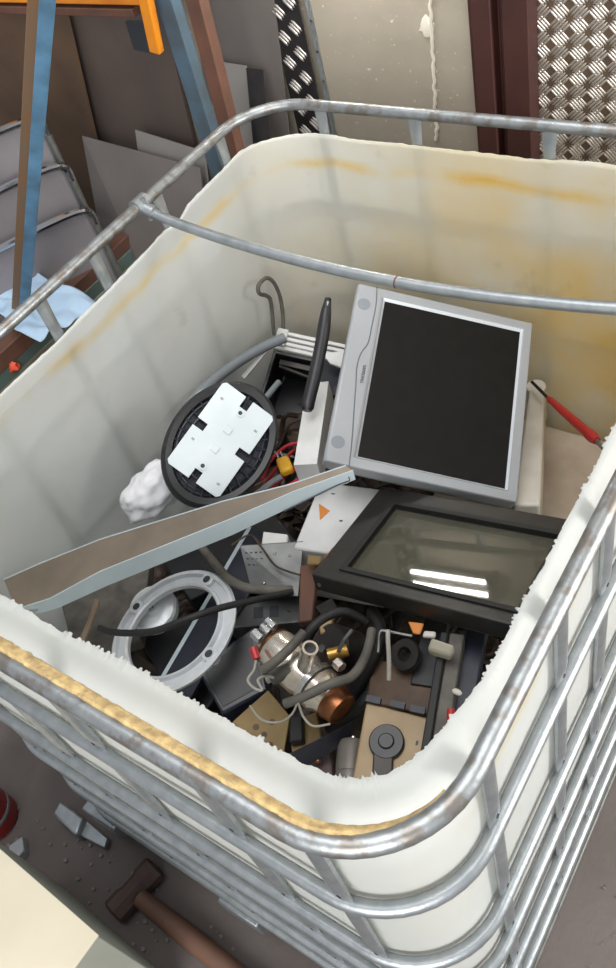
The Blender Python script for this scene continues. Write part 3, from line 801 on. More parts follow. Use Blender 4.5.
# dark blue flat boxes
def slab(name, px, z, th, mt, label, cat, bev=.003, dz=None):
    q = [U(x, y, z=z+(dz[i] if dz else 0)) for i, (x, y) in enumerate(px)]
    o = build(name, MB().hexa(q, [p-V((0,0,th)) for p in q]), mt, bevel=bev); tag(o, label, cat); return o
hd = thing('power_brick', 'black power adaptor box lying left of the nickel pump', 'power adaptor', U(230, 690, z=.6))
q = [U(196, 668, z=.655), U(254, 626, z=.665), U(268, 690, z=.63), U(222, 714, z=.625)]
build('adaptor_case', MB().hexa(q, [p-V((0,0,.045)) for p in q]), 'navy', hd, bevel=.004)
qi = [lerp(lerp(q[0], q[1], a), lerp(q[3], q[2], a), b_)+V((0, 0, .0008)) for a, b_ in ((.08, .1), (.92, .1), (.92, .9), (.08, .9))]
build('top_panel', MB().hexa(qi, [p-V((0,0,.002)) for p in qi]), 'black', hd, bevel=.001)
slab('dark_case', [(140, 640), (215, 605), (245, 660), (190, 730)], .56, .06, 'black', 'black flat casing below the silver ring', 'casing')
slab('storage_bin', [(150, 545), (262, 500), (300, 545), (190, 600)], .60, .08, 'black', 'black plastic drawer in the shade under the metal tray', 'drawer')
slab('grey_cover', [(60, 600), (150, 560), (140, 640), (75, 660)], .62, .03, 'dustgrey', 'dull grey dusty cover below the left end of the metal tray', 'cover')
wire('wooden_stick', [U(98, 600, z=.70), U(90, 622, z=.68), U(80, 645, z=.66)], .006, mat('stick', (150,132,112), .7), 'thin brown stick in the near left corner under the tray', 'stick')
# hoses near the ring
wire('dark_hose', [U(200, 545, z=.70), U(212, 560, z=.72), U(228, 578, z=.735), U(248, 588, z=.74), U(272, 590, z=.735), U(292, 590, z=.72)], .008, 'dustgrey', 'dark dusty hose curving over the perforated bracket', 'hose', n=12)
wire('black_cable', [U(100, 628, z=.74), U(112, 632, z=.77), U(135, 633, z=.80), U(158, 630, z=.83), U(190, 618, z=.845), U(220, 608, z=.83), U(255, 600, z=.80), U(292, 592, z=.76)], .0058, 'rubber', 'long black cable lying across the silver ring', 'cable', n=12)
wire('thin_cord', [U(232, 545, z=.70), U(250, 535, z=.70), U(262, 548, z=.72), U(276, 566, z=.70), U(300, 575, z=.70)], .002, 'brown', 'thin brown cord crossing the perforated bracket', 'cord')

# --- nickel pump
pa, pb_ = U(266, 640, z=.745), U(338, 706, z=.735)
pd = (pb_-pa).normalized(); pL = (pb_-pa).length
pz = (CP-pa); pz = (pz-pd*pz.dot(pd)).normalized()
f = FR(pa, pd, pd.cross(pz)*-1); zc = f.col[2].xyz.dot(pz); 
fpump = Matrix((f.col[1].xyz, f.col[2].xyz, f.col[0].xyz)).transposed().to_4x4(); fpump.translation = pa   # z along the body
pu = thing('water_pump', 'shiny nickel pump body with copper coil and stub pipe in the middle of the scrap', 'pump', fpump)
pr = [(0.0001, -.004), (.018, -.004), (.020, 0), (.020, .010), (.026, .014), (.034, .022), (.036, .030), (.036, pL*.55), (.033, pL*.6), (.033, pL*.72), (.036, pL*.74), (.036, pL*.80), (.030, pL*.86), (.028, pL*.95), (.014, pL), (.0001, pL)]
build('pump_body', MB().lathe(pr, fpump, 40), 'nickel', pu, ang=30)
for t in (.10, .17): build('copper_ring', MB().lathe([(.030, pL*t-.003), (.034, pL*t), (.030, pL*t+.003), (.024, pL*t)], fpump, 32, closed=True), 'copper', pu)
build('clamp_band', MB().lathe([(.0365, pL*.66), (.039, pL*.66), (.039, pL*.72), (.0365, pL*.72)], fpump, 36, closed=True), 'steelbright', pu)
build('copper_cup', MB().lathe([(.0285, pL*.90), (.030, pL*.93), (.026, pL*1.06), (.010, pL*1.10), (.0001, pL*1.10)], fpump, 30), 'copper', pu, ang=30)
s0 = U(306, 662, z=.79); s1 = U(311, 645, z=.84)
s1 = s0+(s1-s0).normalized()*.045
sd_ = (s1-s0).normalized(); so_ = s0-sd_*.012
sp_ = build('stub_pipe', MB().lathe([(.0125, 0), (.0125, (s1-so_).length), (.0090, (s1-so_).length), (.0090, .01), (.0001, .01)], FRM0(so_, sd_), 24), 'nickel', pu, ang=30)
build('pipe_bore', MB().cyl(s1-sd_*.012, s1-sd_*.010, .0089, n=20), 'ink', sp_)
for (px, py, zz_, r_) in ((262, 640, .77, .010), (275, 628, .77, .009), (270, 633, .775, .007)):
    c = U(px, py, z=zz_); c2 = c-pd*.02; build('bolt_head', MB().cyl(c, c2, r_, n=6), 'steelbright', pu, bevel=.001)
c = U(262, 648, z=.765); 
# solenoid on the near side
a, c = U(292, 668, z=.765), U(272, 678, z=.755)
build('solenoid', MB().cyl(a, c, .012, n=20), 'dustgrey', pu); build('solenoid_tip', MB().cyl(c, c+(c-a)*.25, .006, n=14), 'wire', pu)
wire('rubber_hose', [U(303, 640, z=.79), U(312, 628, z=.80), U(326, 617, z=.80), U(345, 612, z=.79), U(366, 622, z=.76)], .0075, 'rubber', 'black rubber hose arching over the top of the nickel pump', 'hose', n=12)
wire('grey_hose', [U(285, 704, z=.78), U(305, 696, z=.79), U(330, 684, z=.79), U(352, 676, z=.78), U(366, 655, z=.77), U(372, 630, z=.76)], .0075, 'dustgrey', 'dusty grey hose passing over the lower end of the nickel pump', 'hose', n=12)
wire('grey_hose', [U(262, 671, z=.79), U(276, 661, z=.80), U(290, 648, z=.80), U(304, 632, z=.80)], .0075, 'dustgrey', 'short dusty grey hose lying across the upper end of the nickel pump', 'hose', n=12)
wc = thing('wire_lead', 'grey wire lead with a red connector left of the nickel pump', 'wire', U(256, 655, z=.78))
build('lead_wire', MB().tube(spl([U(256, 660, z=.78), U(254, 670, z=.775), U(248, 680, z=.77), U(254, 688, z=.77), U(262, 690, z=.77), U(258, 680, z=.775), U(266, 676, z=.775), U(274, 678, z=.77)], 8), .0022, 8), 'wire', wc)
build('red_connector', MB().cyl(U(253, 648, z=.785), U(257, 659, z=.78), .0062, n=12), 'redwire', wc)
wire('white_wire', [U(250, 706, z=.72), U(262, 720, z=.74), U(280, 722, z=.75), U(292, 714, z=.77), U(298, 701, z=.79)], .0018, 'wire', 'thin pale wire looping below the nickel pump towards the left', 'wire')
wire('white_wire', [U(298, 701, z=.79), U(303, 716, z=.77), U(313, 726, z=.76), U(330, 724, z=.75)], .0018, 'wire', 'thin pale wire hanging over the brass end of the nickel pump', 'wire')
# greenish valve right of the pump
vb = thing('hose_valve', 'small dull brass valve with lever right of the nickel pump', 'valve', U(340, 652, z=.75))
build('valve_body', MB().cyl(U(328, 655, z=.76), U(348, 650, z=.76), .010, n=16), 'brass', vb)
build('valve_nut', MB().cyl(U(336, 662, z=.77), U(342, 668, z=.77), .009, n=6), 'nickel', vb)
build('valve_lever', MB().tube([U(338, 652, z=.775), U(344, 640, z=.79), U(352, 630, z=.79)], .003, 8), 'steel', vb)
# dark motor behind
dm = thing('black_motor', 'dark round motor in the shade under the oven door edge', 'motor', U(352, 640, z=.68))
fmot = FR(U(345, 645, z=.70), V((1, .3, .1)), V((0, 1, .4)))
build('motor_can', MB().lathe([(0.0001, .05), (.032, .05), (.036, .045), (.036, -.02), (.03, -.03), (.0001, -.03)], FR(U(345, 650, z=.69), V((1, 0, .2)), V((0, 1, .5))), 32), 'darkmetal', dm, ang=30)
build('motor_shaft', MB().cyl(U(345, 650, z=.69)+V((-.004, -.03, .045)), U(345, 650, z=.69)+V((-.006, -.04, .065)), .006), 'steel', dm)
wire('black_hose', [U(352, 700, z=.66), U(362, 680, z=.70), U(374, 655, z=.73), U(380, 630, z=.73), U(372, 612, z=.72)], .011, 'rubber', 'thick black hose between the nickel pump and the wire bracket', 'hose', n=12)
wire('black_hose', [U(330, 728, z=.62), U(350, 715, z=.67), U(368, 696, z=.69), U(384, 672, z=.70)], .010, 'rubber', 'thick black hose running down beside the cream unit', 'hose', n=12)

# --- yellow plates
def plate_holes(name, px, z, th, mt, label, cat, holes, rad, part):
    q = [U(x, y, z=z) for x, y in px]
    t = thing(name, label, cat, q[0]); build('plate_body', MB().hexa(q, [p-V((0,0,th)) for p in q]), mt, t, bevel=.001)
    for x, y in holes:
        c = U(x, y, z=z); build(part, MB().cyl(c, c+V((0, 0, .0006)), rad, n=16), 'brown', t)
    return t
plate_holes('yellow_plate', [(232, 722), (268, 690), (290, 716), (282, 762)], .64, .006, 'yellowp', 'yellow board with round holes beside the ragged near edge', 'board', [(256, 727), (264, 735), (252, 738), (272, 722), (270, 745)], .0055, 'round_hole')
plate_holes('yellow_plate', [(288, 722), (316, 712), (322, 742), (292, 752)], .63, .008, 'yellowp', 'small yellow board with a black window below the nickel pump', 'board', [(300, 742)], .004, 'round_hole')
slab('black_relay', [(289, 716), (302, 714), (303, 740), (289, 742)], .65, .02, 'rubber', 'small black relay block standing on the small yellow board', 'relay')
# blue-grey blade
q = [U(268, 764, z=.70), U(352, 722, z=.72), U(352, 740, z=.69), U(280, 780, z=.67)]
s = build('steel_offcut', MB().hexa(q, [p-V((0,0,.003)) for p in q]), mat('blued_steel', (62,62,72), .35, .6, (44,44,52), 20), bevel=.0008); tag(s, 'thin blue-grey steel sheet slanting in front of the cylinder motor', 'metal sheet')
# cylinder motor with band
mo = U(353, 742, z=.705); me_ = U(348, 800, z=.70); Lm = (me_-mo).length
f = FRM0(me_, (mo-me_).normalized())
cmn = thing('cylinder_motor', 'grey cylindrical motor with a split band beside the ragged near edge', 'motor', f)
build('motor_case', MB().lathe([(0.0001, 0), (.022, 0), (.0225, Lm*.40), (.0215, Lm*.41), (.0215, Lm*.44), (.0225, Lm*.45), (.0225, Lm*.9), (.019, Lm), (.0001, Lm)], f, 36), mat('dark_grey_metal', (104,99,94), .45, .3, (82,77,72), 20), cmn, ang=30)
build('motor_pin', MB().cyl(f @ V((0, 0, Lm)), f @ V((0, 0, Lm+.008)), .004, n=10), 'steelbright', cmn)
slab('dark_relay', [(300, 752), (330, 744), (334, 776), (310, 790)], .66, .04, mat('maroon', (56,38,38), .5), 'dark maroon component with small metal pins left of the cylinder motor', 'component')
for x, y in ((317, 752), (318, 761)):
    s = build('metal_pin', MB().sphere(U(x, y, z=.675), .0045, n=12), 'copper'); tag(s, 'tiny copper stud on the dark maroon component', 'stud', 'copper studs on the maroon component')
# --- cream unit with black disc
wo = V((.801, -.965, .802)); f = FR(U(395, 738, z=.74), V((.908, .327, -.1)), V((.39, -.88, .27)))
f = FR(U(395, 736, z=.74), U(432, 718, z=.74)-U(365, 703, z=.745), U(355, 762, z=.735)-U(365, 703, z=.745))
sgn = -1 if f.col[2].z < 0 else 1
def LF(px, py):
    p = onp(f, px, py); return (p.x, p.y)
cu = thing('cream_unit', 'cream plastic block with a black round disc in the near right of the tote', 'plastic unit', f)
build('block_body', MB().prism([LF(366, 702), LF(433, 719), LF(424, 800), LF(352, 780)], 0, -sgn*.05, f), 'cream', cu, bevel=.003)
dx, dy = LF(387, 743)
build('black_disc', MB().lathe([(0.0001, .012), (.010, .012), (.012, .009), (.024, .009), (.026, .006), (.026, -.002)], FRM(f @ V((dx, dy, 0)), f.col[0].xyz, f.col[1].xyz*sgn, f.col[2].xyz*sgn), 36), 'black', cu, ang=30)
b = MB().prism([LF(374, 752), LF(394, 752), LF(392, 794), LF(372, 790)], 0, sgn*.008, f); build('disc_arm', b, 'darkmetal', cu, bevel=.002)
for p in ((374, 701), (398, 706), (418, 711)):
    c = LF(*p); build('black_clip', MB().box((c[0], c[1], sgn*.003), (.022, .010, .01), f), 'ink', cu)
c = LF(417, 743); build('screw_slot', MB().box((c[0], c[1], sgn*.0005), (.003, .006, .001), f), 'ink', cu)
# brown cardboard-like panel behind
slab('fibreboard_offcut', [(372, 660), (432, 662), (436, 716), (366, 702)], .71, .02, 'brown', 'brown fibre panel behind the cream unit', 'panel')
# wire bracket and staple
wire('wire_bracket', [U(389, 680, z=.76), U(389, 660, z=.78), U(388, 640, z=.80), U(388, 630, z=.805)], .0035, 'wire', 'upright pale wire pin in front of the oven door', 'wire pin')
wire('wire_staple', [U(378, 652, z=.765), U(379, 642, z=.775), U(380, 632, z=.79), U(386, 631, z=.79), U(412, 636, z=.785)], .002, 'steelbright', 'thin bright bent staple beside the upright wire pin', 'wire', seg=3)
s = build('pulley', MB().lathe([(.012, -.004), (.024, -.006), (.026, 0), (.024, .006), (.012, .006), (.010, 0)], FR(U(406, 655, z=.735), V((1, 0, .2)), V((0, 1, .5))), 30, closed=True), 'darkmetal'); s.name = 'round_pulley'; tag(s, 'grey round pulley below the bright staple', 'pulley')
# white connector
q = [U(431, 637, z=.80), U(455, 645, z=.80), U(450, 656, z=.79), U(427, 649, z=.79)]
s = build('white_connector', MB().hexa(q, [p-V((0,0,.018)) for p in q]), mat('yellowed_white', (150,145,130), .5), bevel=.004); tag(s, 'small white rounded block just in front of the oven door', 'connector')
slab('orange_scrap', [(408, 621), (424, 623), (420, 634), (413, 633)], .775, .004, 'orange', 'small orange plastic shard below the oven door edge', 'shard')
slab('pale_clip', [(424, 630), (436, 631), (435, 637), (422, 636)], .785, .008, 'white_dirty', 'tiny pale clip next to the orange shard', 'clip')
slab('orange_scrap', [(322, 560), (333, 546), (335, 549), (327, 562)], .735, .004, 'orange', 'orange sliver between the perforated bracket and oven door', 'shard')
slab('brass_scrap', [(308, 554), (322, 556), (320, 564), (306, 564)], .725, .006, 'yellowp', 'small yellowed clip left of the oven door corner', 'clip')
slab('brown_bracket', [(300, 565), (318, 562), (312, 620), (298, 622)], .70, .02, 'rustp', 'rusty brown upright bracket at the left end of the oven door', 'bracket')
slab('beige_fitting', [(318, 615), (334, 612), (330, 630), (320, 634)], .74, .015, 'cream', 'beige plastic fitting just above the nickel pump', 'fitting')
# long dark channel strips at the right
def strip(pxs, zs_, wid, th, mt, name, label, cat):
    a = U(*pxs[0], z=zs_[0]); c = U(*pxs[1], z=zs_[1]); d = c-a
    f = FR(a, d, V((0, 0, 1)).cross(d))
    o = build(name, MB().box((d.length/2, 0, 0), (d.length, wid, th), f), mt, bevel=.002); tag(o, label, cat); return o
strip(((458, 640), (437, 770)), (.74, .74), .022, .04, 'dustgrey', 'steel_channel', 'long grey steel channel right of the cream unit', 'channel')
strip(((446, 640), (424, 775)), (.745, .745), .012, .05, 'rubber', 'rubber_strip', 'black rubber strip between cream unit and grey channel', 'strip')
strip(((480, 620), (462, 720)), (.72, .72), .03, .03, 'navy', 'black_bar', 'black bar along the right tote wall below the oven door', 'bar')
strip(((440, 610), (424, 690)), (.70, .70), .04, .03, 'black', 'black_casing', 'black casing behind the small white rounded block', 'casing')
s = build('red_knob_piece', MB().cyl(U(451, 710, z=.775), U(451, 722, z=.775), .006, n=14), 'rednew'); tag(s, 'small red cap lying on the grey channel', 'cap')
s = build('pale_button', MB().sphere(U(457, 692, z=.775), .006, (1.3, .8, .7), 12), 'white_dirty'); tag(s, 'tiny pale button on the grey channel above the red cap', 'button')
s = build('pale_button', MB().sphere(U(442, 744, z=.775), .006, (1, .8, .7), 12), 'brass'); s.name = 'brass_stud'; tag(s, 'tiny brass stud on the grey channel below the red cap', 'stud')

# --- the heap below everything: dark scrap added as fill so the gaps look dark
hp = MB(); nx, ny = 90, 110
def hz(x, y):
    return .50+.05*noise.noise(V((x*9, y*9, 1)))+.035*noise.noise(V((x*26, y*26, 4)))-.08*sm(-.25, -.05, y)-.16*sm(.45, .6, x)*sm(-.6, -.45, y)
vs = [V((.045+.91*i/(nx-1), -1.155+1.11*j/(ny-1), 0)) for j in range(ny) for i in range(nx)]
for v in vs: v.z = hz(v.x, v.y)
hp.add(vs, [(j*nx+i, j*nx+i+1, (j+1)*nx+i+1, (j+1)*nx+i) for j in range(ny-1) for i in range(nx-1)])
for k in range(110):
    x, y = random.uniform(.1, .9), random.uniform(-1.1, -.2); a = random.uniform(0, 6.28)
    P = []
    for i in range(6):
        P.append(V((min(.94, max(.06, x)), min(-.06, max(-1.14, y)), hz(x, y)+.02+.03*random.random()))); a += random.uniform(-.9, .9); x += .03*math.cos(a); y += .03*math.sin(a)
    hp.tube(spl(P, 4), random.choice((.003, .004, .006)), 6)
for k in range(90):
    x, y = random.uniform(.12, .88), random.uniform(-1.08, -.2)
    q = V((random.uniform(-1, 1), random.uniform(-1, 1), random.uniform(-.4, .4)))
    hp.box((0, 0, 0), (random.uniform(.03, .08), random.uniform(.02, .06), random.uniform(.004, .03)), FR(V((x, y, hz(x, y)+.02)), q, V((q.y, -q.x, .3))))
o = build('scrap_heap', hp, mat('mixed_dark_scrap', (38,34,32), .5, .2, (82,66,54), 16, .6), ang=30)
o['kind'] = 'stuff'; o['label'] = 'tangled dark cables and plastic scrap filling the tote below the larger pieces'; o['category'] = 'scrap'

# ================================================================== FLOOR THINGS
a, c = U(113, 914, z=.035), U(156, 866, z=.035)
f = FR((a+c)/2, c-a, V((0, 0, 1)).cross(c-a))
hm = thing('sledge_hammer', 'rusty hammer with brown wooden handle lying on the floor below the cage', 'hammer', f)
Lh = (c-a).length
b = MB(); b.tube([f @ V((t*Lh, 0, 0)) for t in (-.5, -.46, -.2, -.12, .12, .2, .46, .5)], [.024, .030, .030, .026, .026, .030, .030, .024], 8)
build('hammer_head', b, 'rustiron', hm)
h0, h1 = U(140, 898, z=.035), U(250, 985, z=.022)
build('hammer_handle', MB().tube([h0, lerp(h0, h1, .1), lerp(h0, h1, .5), h1, h1+(h1-h0)*.6], [.02, .021, .024, .021, .02], 12), 'wood', hm)
# red container and label bits
rc = thing('red_container', 'red plastic container on the floor at the left picture edge', 'container', U(-4, 800, z=0))
p = U(-22, 806, z=.09); p.z = 0
build('container_body', MB().lathe([(0.0001, 0), (.055, 0), (.06, .01), (.06, .14), (.045, .16), (.02, .165), (.0001, .165)], Matrix.Translation(p), 32), 'rednew', rc, ang=30)
build('container_band', MB().lathe([(.0605, .05), (.0615, .052), (.0615, .062), (.0605, .064)], Matrix.Translation(p), 32, closed=True), 'silver_dark', rc)
q = [U(8, 846, z=.03), U(22, 836, z=.03), U(24, 850, z=.03), U(12, 864, z=.03)]
s = build('paper_label', MB().hexa(q, [p_-V((0,0,.03)) for p_ in q]), 'silver', bevel=.003); s.name = 'small_carton'; tag(s, 'small grey carton on the floor beside the red container', 'carton')
# angle bracket on floor
q = [U(60, 800, z=.05), U(84, 818, z=.05), U(76, 836, z=.05), U(52, 814, z=.05)]
mbk = thing('steel_bracket', 'galvanised steel bracket on the floor beside the cage foot', 'bracket', U(70, 820, z=0))
build('bracket_block', MB().hexa(q, [p_-V((0,0,.05)) for p_ in q]), 'galv', mbk, bevel=.006)
q = [U(84, 818, z=.03), U(108, 838, z=.03), U(104, 848, z=.03), U(78, 834, z=.03)]
build('bracket_tongue', MB().hexa(q, [p_-V((0,0,.015)) for p_ in q]), 'galv', mbk, bevel=.003)
# cream cardboard box, closest to the viewer
zt = .45
cA, cB, cC = U(98, 936, z=zt), U(0, 850, z=zt), U(78, 968, z=zt)
e1 = (cB-cA).normalized(); e2 = (cC-cA).normalized()
e2 = (e2-e1*e2.dot(e1)).normalized()
f = FR(cA, e1, e2); 
cb = thing('cardboard_box', 'cream cardboard box standing in front of the cage, bottom left', 'cardboard box', (cA.x, cA.y, 0))
zz_ = -1 if f.col[2].z > 0 else 1
build('box_body', MB().box((.20, .16, zz_*(zt/2)), (.40, .32, zt), f), 'cartonside', cb, bevel=.002)
build('box_lid', MB().box((.20, .16, zz_*.0-zz_*.002), (.404, .324, .004), f), 'carton', cb, bevel=.001)
build('lid_seam', MB().box((.20, .16, -zz_*.0045), (.404, .002, .001), f), 'cartonside', cb)
# grit on floor
gm = MB()
for k in range(160):
    x, y = random.uniform(-.35, .5), random.uniform(-1.6, -1.25)
    gm.sphere((x, y, .004), random.uniform(.002, .006), (1.2, .9, .7), 6, .4, k)
for k in range(120):
    x, y = random.uniform(1.05, 1.6), random.uniform(-1.2, -.3)
    gm.sphere((x, y, .003), random.uniform(.001, .004), (1.2, .9, .7), 6, .4, k)
o = build('floor_grit', gm, mat('grit', (120,110,104), .9)); o['kind'] = 'stuff'; o['label'] = 'fine grit scattered over the concrete floor'; o['category'] = 'grit'

# ================================================================== BACKGROUND, LEFT
# steel sheets leaning on the wall
def leansheet(name, px, y0s, mt, label, th=.004, drop=True):
    q = [U(x, y, y=yy) for (x, y), yy in zip(px, y0s)]
    if drop:
        for a_, b_ in ((0, 3), (1, 2)): d = q[b_]-q[a_]; q[b_] = q[a_]+d*((.0-q[a_].z)/d.z)
    n = (q[1]-q[0]).cross(q[3]-q[0]).normalized()
    if n.dot(CP-q[0]) > 0: n = -n
    o = build(name, MB().hexa(q, [p+n*th for p in q]), mt); tag(o, label, 'metal sheet'); return o
leansheet('leaning_sheet', [(82, 136), (200, 168), (215, 330), (118, 330)], [.22, .22, .04, .04], 'sheet', 'grey steel sheet leaning behind the cage, its slanted top left corner showing')
leansheet('leaning_sheet', [(135, 130), (205, 152), (215, 260), (150, 240)], [.26, .26, .18, .18], 'sheetlight', 'smaller pale steel sheet standing behind the grey leaning sheet')
leansheet('leaning_sheet', [(208, 60), (246, 66), (262, 240), (225, 240)], [.30, .30, .16, .16], 'sheetlight', 'pale narrow steel sheet right of the rusty brown upright')
leansheet('leaning_sheet', [(186, -40), (270, -40), (285, 100), (205, 90)], [.33, .33, .32, .32], 'sheet', 'tall grey steel sheet behind the rusty brown upright, left of the tread strip')
leansheet('leaning_sheet', [(246, 68), (262, 70), (280, 240), (262, 240)], [.28, .28, .15, .15], 'treaddark', 'dark sheet standing in for the shaded gap right of the pale narrow steel sheet')  # shade of an open gap, put in as a dark sheet
leansheet('leaning_sheet', [(30, -40), (150, -40), (205, 190), (60, 200)], [.34, .34, .33, .33], mat('dark_board', (92,80,74), .7, .1, (78,68,64), 5), 'wide dark grey board behind the racking in the shade', .01)
leansheet('leaning_sheet', [(-160, -60), (62, 0), (140, 330), (-120, 330)], [.30, .30, .28, .28], 'woodpanel', 'brown wooden board behind the stacked chairs', .012)
# racking: orange beam, blue upright, rusty upright
rk = thing('racking_beam', 'orange racking beam with end connector at the top left', 'racking beam', U(60, 0, y=.12))
a, c = U(-160, -2, y=.12), U(146, 4, y=.12); a.z += .009; c.z = a.z
f = FR(a, c-a, V((0, 1, 0)))
Lb = (c-a).length
b = MB().box((Lb/2, 0, .045), (Lb, .04, .10), f); build('beam_body', b, 'orangep', rk, bevel=.004)
b = MB().box((Lb/2-.02, -.004, -.022), (Lb-.02, .03, .018), f); build('beam_flange', b, 'rustp', rk, bevel=.002)
cc0, cc1 = U(140, -30, y=.10), U(157, 52, y=.10)
b = MB().box((0, 0, 0), ((cc1-cc0).length, .02, .03), FR((cc0+cc1)/2, cc1-cc0, V((0, 1, 0)))); build('end_connector', b, 'orangep', rk, bevel=.003)
q = [U(125, 22, y=.16), U(142, 22, y=.16), U(154, 54, y=.16), U(134, 50, y=.16)]
build('connector_plate', MB().hexa(q, [p+V((0, .01, 0)) for p in q]), 'ink', rk)
def upright(name, px0, px1, y, wid, dep, mt, label, cat='racking upright'):
    a, c = U(*px0, y=y), U(*px1, y=y); d = a-c; lo = c+d*((0-c.z)/d.z); hi = c+d*((2.1-c.z)/d.z)
    f = FR(lo, hi-lo, V((0, 1, 0))); L = (hi-lo).length
    t = thing(name, label, cat, lo)
    b = MB().prism([(-wid/2, 0), (wid/2, 0), (wid/2, dep), (wid/2-.004, dep), (wid/2-.004, .004), (-wid/2+.004, .004), (-wid/2+.004, dep), (-wid/2, dep)], 0, L, FRM(lo, V((1, 0, 0)), V((0, 1, 0)), (hi-lo).normalized()))
    build('upright_profile', b, mt, t, bevel=.001); return t, lo, hi
upright('rack_upright', (163, 0), (222, 190), .14, .046, .03, 'bluedull', 'dull blue racking upright behind the far left cage corner')
upright('rusty_upright', (192, 0), (228, 140), .10, .038, .03, 'rustp', 'rusty brown steel upright right of the blue racking upright', 'steel upright')
# foreground blue ladder stile (leans)
lo, hi = U(22, 290, y=-.32), U(44, -30, y=-.32)
d = hi-lo
t = thing('blue_post', 'bright blue steel post with rust-grey flank standing at the left edge', 'steel post', lo+d*((0-lo.z)/d.z))
lo = lo+d*((0.0-lo.z)/d.z)
fz = d.normalized(); fx_ = (CX-fz*CX.dot(fz)).normalized(); fy_ = fz.cross(fx_)
L = d.length*1.25; L = (2.0-lo.z)/fz.z
fq = FRM(lo, fx_, fy_, fz)
build('blue_flange', MB().box((.009, 0, L/2), (.027, .006, L), fq), 'bluepaint', t, bevel=.001)
build('rusty_flank', MB().box((-.014, .012, L/2), (.020, .006, L), fq), 'rustgrey', t, bevel=.001)
b = MB(); 
for zz in (1.62,): b.sphere(fq @ V((.012, -.004, zz)), .008, (1, .3, 2), 10, .5, 2)
# low rails beside the tote on the left (a low rack lying along it)
def bar3(name, px0, px1, z, wid, th, mt, label, cat):
    a, c = U(*px0, z=z), U(*px1, z=z); d = c-a; f = FR(a, d, V((0, 0, 1)).cross(d))
    o = build(name, MB().box((d.length/2, 0, -th/2), (d.length, wid, th), f), mt, bevel=.003); tag(o, label, cat); return o
bar3('wooden_beam', (-40, 384), (250, 117), .62, .042, .05, 'rustp', 'rusty brown beam lying along the outer left side of the cage', 'beam')
bar3('teal_beam', (-40, 401), (250, 134), .58, .042, .05, 'teal', 'teal painted beam lying along the cage beside the rusty beam', 'beam')
bar3('grey_beam', (-40, 418), (250, 151), .54, .042, .05, 'creambeam', 'greyish cream beam nearest to the left side of the tote', 'beam')
tb = thing('low_trestle', 'dark low trestle carrying the three beams left of the cage', 'trestle', (-.22, -.3, 0))
for yy in (-.72, -.42, -.12):
    build('trestle_top', MB().box((-.25, yy, .455), (.44, .05, .03)), 'darkmetal', tb, bevel=.003)
    for xx in (-.44, -.06): build('leg', MB().box((xx, yy, .22), (.03, .03, .44)), 'darkmetal', tb, bevel=.002)
# stacked chairs: grey shells on steel tube frames
def chair(fr, label, dz, top):
    t = thing('stacking_chair', label, 'chair', fr, 'stacked chairs on the left')
    n1 = 12; b = MB(); rows = []
    # back shell, slightly curved with rounded top
    poly = []
    w, h, r = .40, .34, .07
    for (cx, cy, a0) in ((w/2-r, h-r, 0), (-w/2+r, h-r, 90), (-w/2+r, r, 180), (w/2-r, r, 270)):
        for k in range(7):
            a = math.radians(a0+15*k); poly.append((cx+r*math.cos(a), cy+r*math.sin(a)))
    fb = fr @ Matrix.Translation(V((0, .0, .46))) @ Matrix.Rotation(math.radians(90), 4, 'X')
    build('backrest', MB().prism(poly, -.006, .006, fb), 'chairshell', t, bevel=.002)
    poly2 = [(x, y*1.1) for x, y in poly]
    fsn = fr @ Matrix.Translation(V((0, -.40, .43)))
    build('seat', MB().prism(poly2, -.006, .006, fsn), 'chairshell', t, bevel=.002)
    for s in (-1, 1):
        build('leg', MB().tube([fr @ V((s*.19, .012, .74)), fr @ V((s*.19, .012, .44)), fr @ V((s*.20, .06, .0))], .010, 10), 'galv_old', t)
        build('leg', MB().tube([fr @ V((s*.19, -.02, .42)), fr @ V((s*.19, -.36, .42)), fr @ V((s*.20, -.40, .0))], .011, 10), 'chrome', t)
    build('top_tube', MB().tube(spl([fr @ V(p) for p in ((-.19, .012, .74), (-.17, .012, .79), (0, .012, .80), (.17, .012, .79), (.19, .012, .74))], 5), .011, 10), 'chrome', t)
    return t
yl = V((.90, -.436, 0)).normalized()
base = FRM(V((-.80, -.16, 0)), yl.cross(V((0, 0, 1))), yl, V((0, 0, 1)))
for i in range(3):
    fr = base.copy(); fr.translation = fr.translation-yl*(.055*i)+V((0, 0, .115*i))
    chair(fr, ['lowest grey stacking chair on the left, on the floor', 'middle grey stacking chair of the left stack', 'topmost grey stacking chair of the left stack'][i], 0, i == 2)
# blue cloth draped on the beams
cl = MB(); nx, ny = 40, 30
c0 = [U(-40, 262, z=.66), U(2, 262, z=.66), U(99, 302, z=.64), U(58, 336, z=.60), U(-30, 370, z=.62)]
P0, P1, P2, P3 = U(-20, 248, z=.70), U(98, 304, z=.655), U(40, 342, z=.65), U(-40, 300, z=.68)
vs = []
for j in range(ny):
    for i in range(nx):
        u, v = i/(nx-1), j/(ny-1)
        p = lerp(lerp(P0, P1, u), lerp(P3, P2, u), v)
        p = p+V((0, 0, .012*noise.noise(V((u*7, v*5, 0)))+.022*abs(noise.noise(V((u*3+v*2, v*2, 5))))))
        p += V((.015*noise.noise(V((u*3, v*3, 8))), .015*noise.noise(V((u*3, v*3, 11))), 0))*1.5
        vs.append(p)
cl.add(vs, [(j*nx+i, j*nx+i+1, (j+1)*nx+i+1, (j+1)*nx+i) for j in range(ny-1) for i in range(nx-1)])
o = build('blue_cloth', cl, 'cloth', ang=60, solid=.002); tag(o, 'pale blue cloth crumpled beside the blue post, left of the cage', 'cloth')
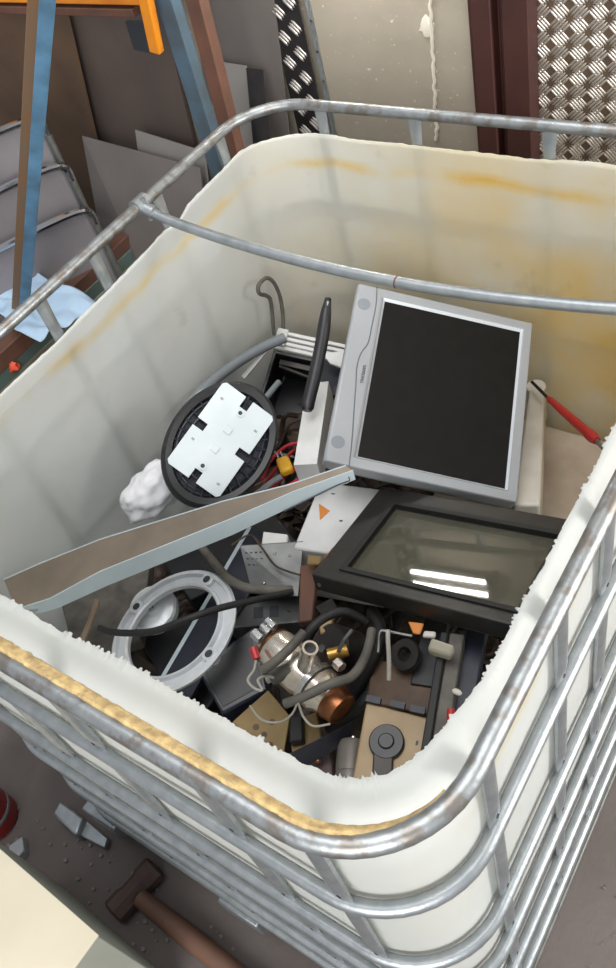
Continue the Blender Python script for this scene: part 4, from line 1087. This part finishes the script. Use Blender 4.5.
s = build('orange_chunk', MB().sphere(U(12, 366, z=.56), .020, (1.2, .8, .8), 14, .4, 5), mat('red_orange', (206,72,40), .5)); tag(s, 'red-orange plastic piece low beside the far left of the cage', 'plastic piece')

# ================================================================== LIGHT
wd = bpy.data.worlds.new('world'); S.world = wd; wd.use_nodes = True
bg = wd.node_tree.nodes['Background']; bg.inputs[0].default_value = (.90, .94, 1.0, 1); bg.inputs[1].default_value = .5
def area(name, loc, target, size, sy, power, col):
    l = bpy.data.lights.new(name, 'AREA'); l.shape = 'RECTANGLE'; l.size = size; l.size_y = sy; l.energy = power; l.color = col
    o = bpy.data.objects.new(name, l); COL.objects.link(o); o.location = loc
    o.rotation_euler = (V(target)-V(loc)).to_track_quat('-Z', 'Y').to_euler(); return o
area('doorway_light', (2.4, -4.2, 2.7), (.4, -.3, .8), 2.8, 2.4, 215, (1, .98, .95))
area('top_fill', (.6, -.7, 4.2), (.5, -.6, 1), 2.4, 2.4, 105, (1, .99, .97))  # overhead area light added so that light reaches into the tote
area('side_backlight', (2.9, .02, 1.35), (.3, .1, .6), .6, 1.6, 70, (1, .98, .94))  # unseen area light added behind the tote so its far wall glows through
# twin fluorescent tubes on the wall above; they mirror in the oven door glass
gN = fg.col[2].xyz.normalized(); gN = gN if gN.z > 0 else -gN
def mirror(px, py, y):
    d = ray(px, py); h = CP+d*((gq[0]-CP).dot(gN)/d.dot(gN)); r = d-gN*2*d.dot(gN); return h+r*((y-h.y)/r.y)
m0, m1 = mirror(411, 577, WY-.10), mirror(486, 583, WY-.10)
print('LAMP', m0, m1)
lz = (m0.z+m1.z)/2
em = bpy.data.materials.new('lamp_tube'); em.use_nodes = True
eb = em.node_tree.nodes['Principled BSDF']; eb.inputs['Emission Color'].default_value = (1, .97, .9, 1); eb.inputs['Emission Strength'].default_value = 90
lamp = thing('wall_lamp', 'twin-tube fluorescent lamp fixed high on the back wall', 'lamp', ((m0.x+m1.x)/2, WY, lz))
xm, hw = (m0.x+m1.x)/2, abs(m1.x-m0.x)/2
build('lamp_housing', MB().box((xm, WY-.035, lz+.02), (hw*2+.06, .07, .05)), 'grease', lamp, bevel=.01)
for dz_ in (-.022, .022): build('fluorescent_tube', MB().cyl(V((xm-hw, WY-.09, lz+dz_)), V((xm+hw, WY-.09, lz+dz_)), .006, n=16), em, lamp)
for sx_ in (-1, 1): build('tube_socket', MB().box((xm+sx_*(hw+.010), WY-.075, lz+.005), (.018, .06, .10)), 'grease', lamp, bevel=.004)
S.view_settings.view_transform = 'Standard'; S.view_settings.look = 'None'; S.view_settings.exposure = -.1; S.view_settings.gamma = 1
S.view_settings.use_curve_mapping = False
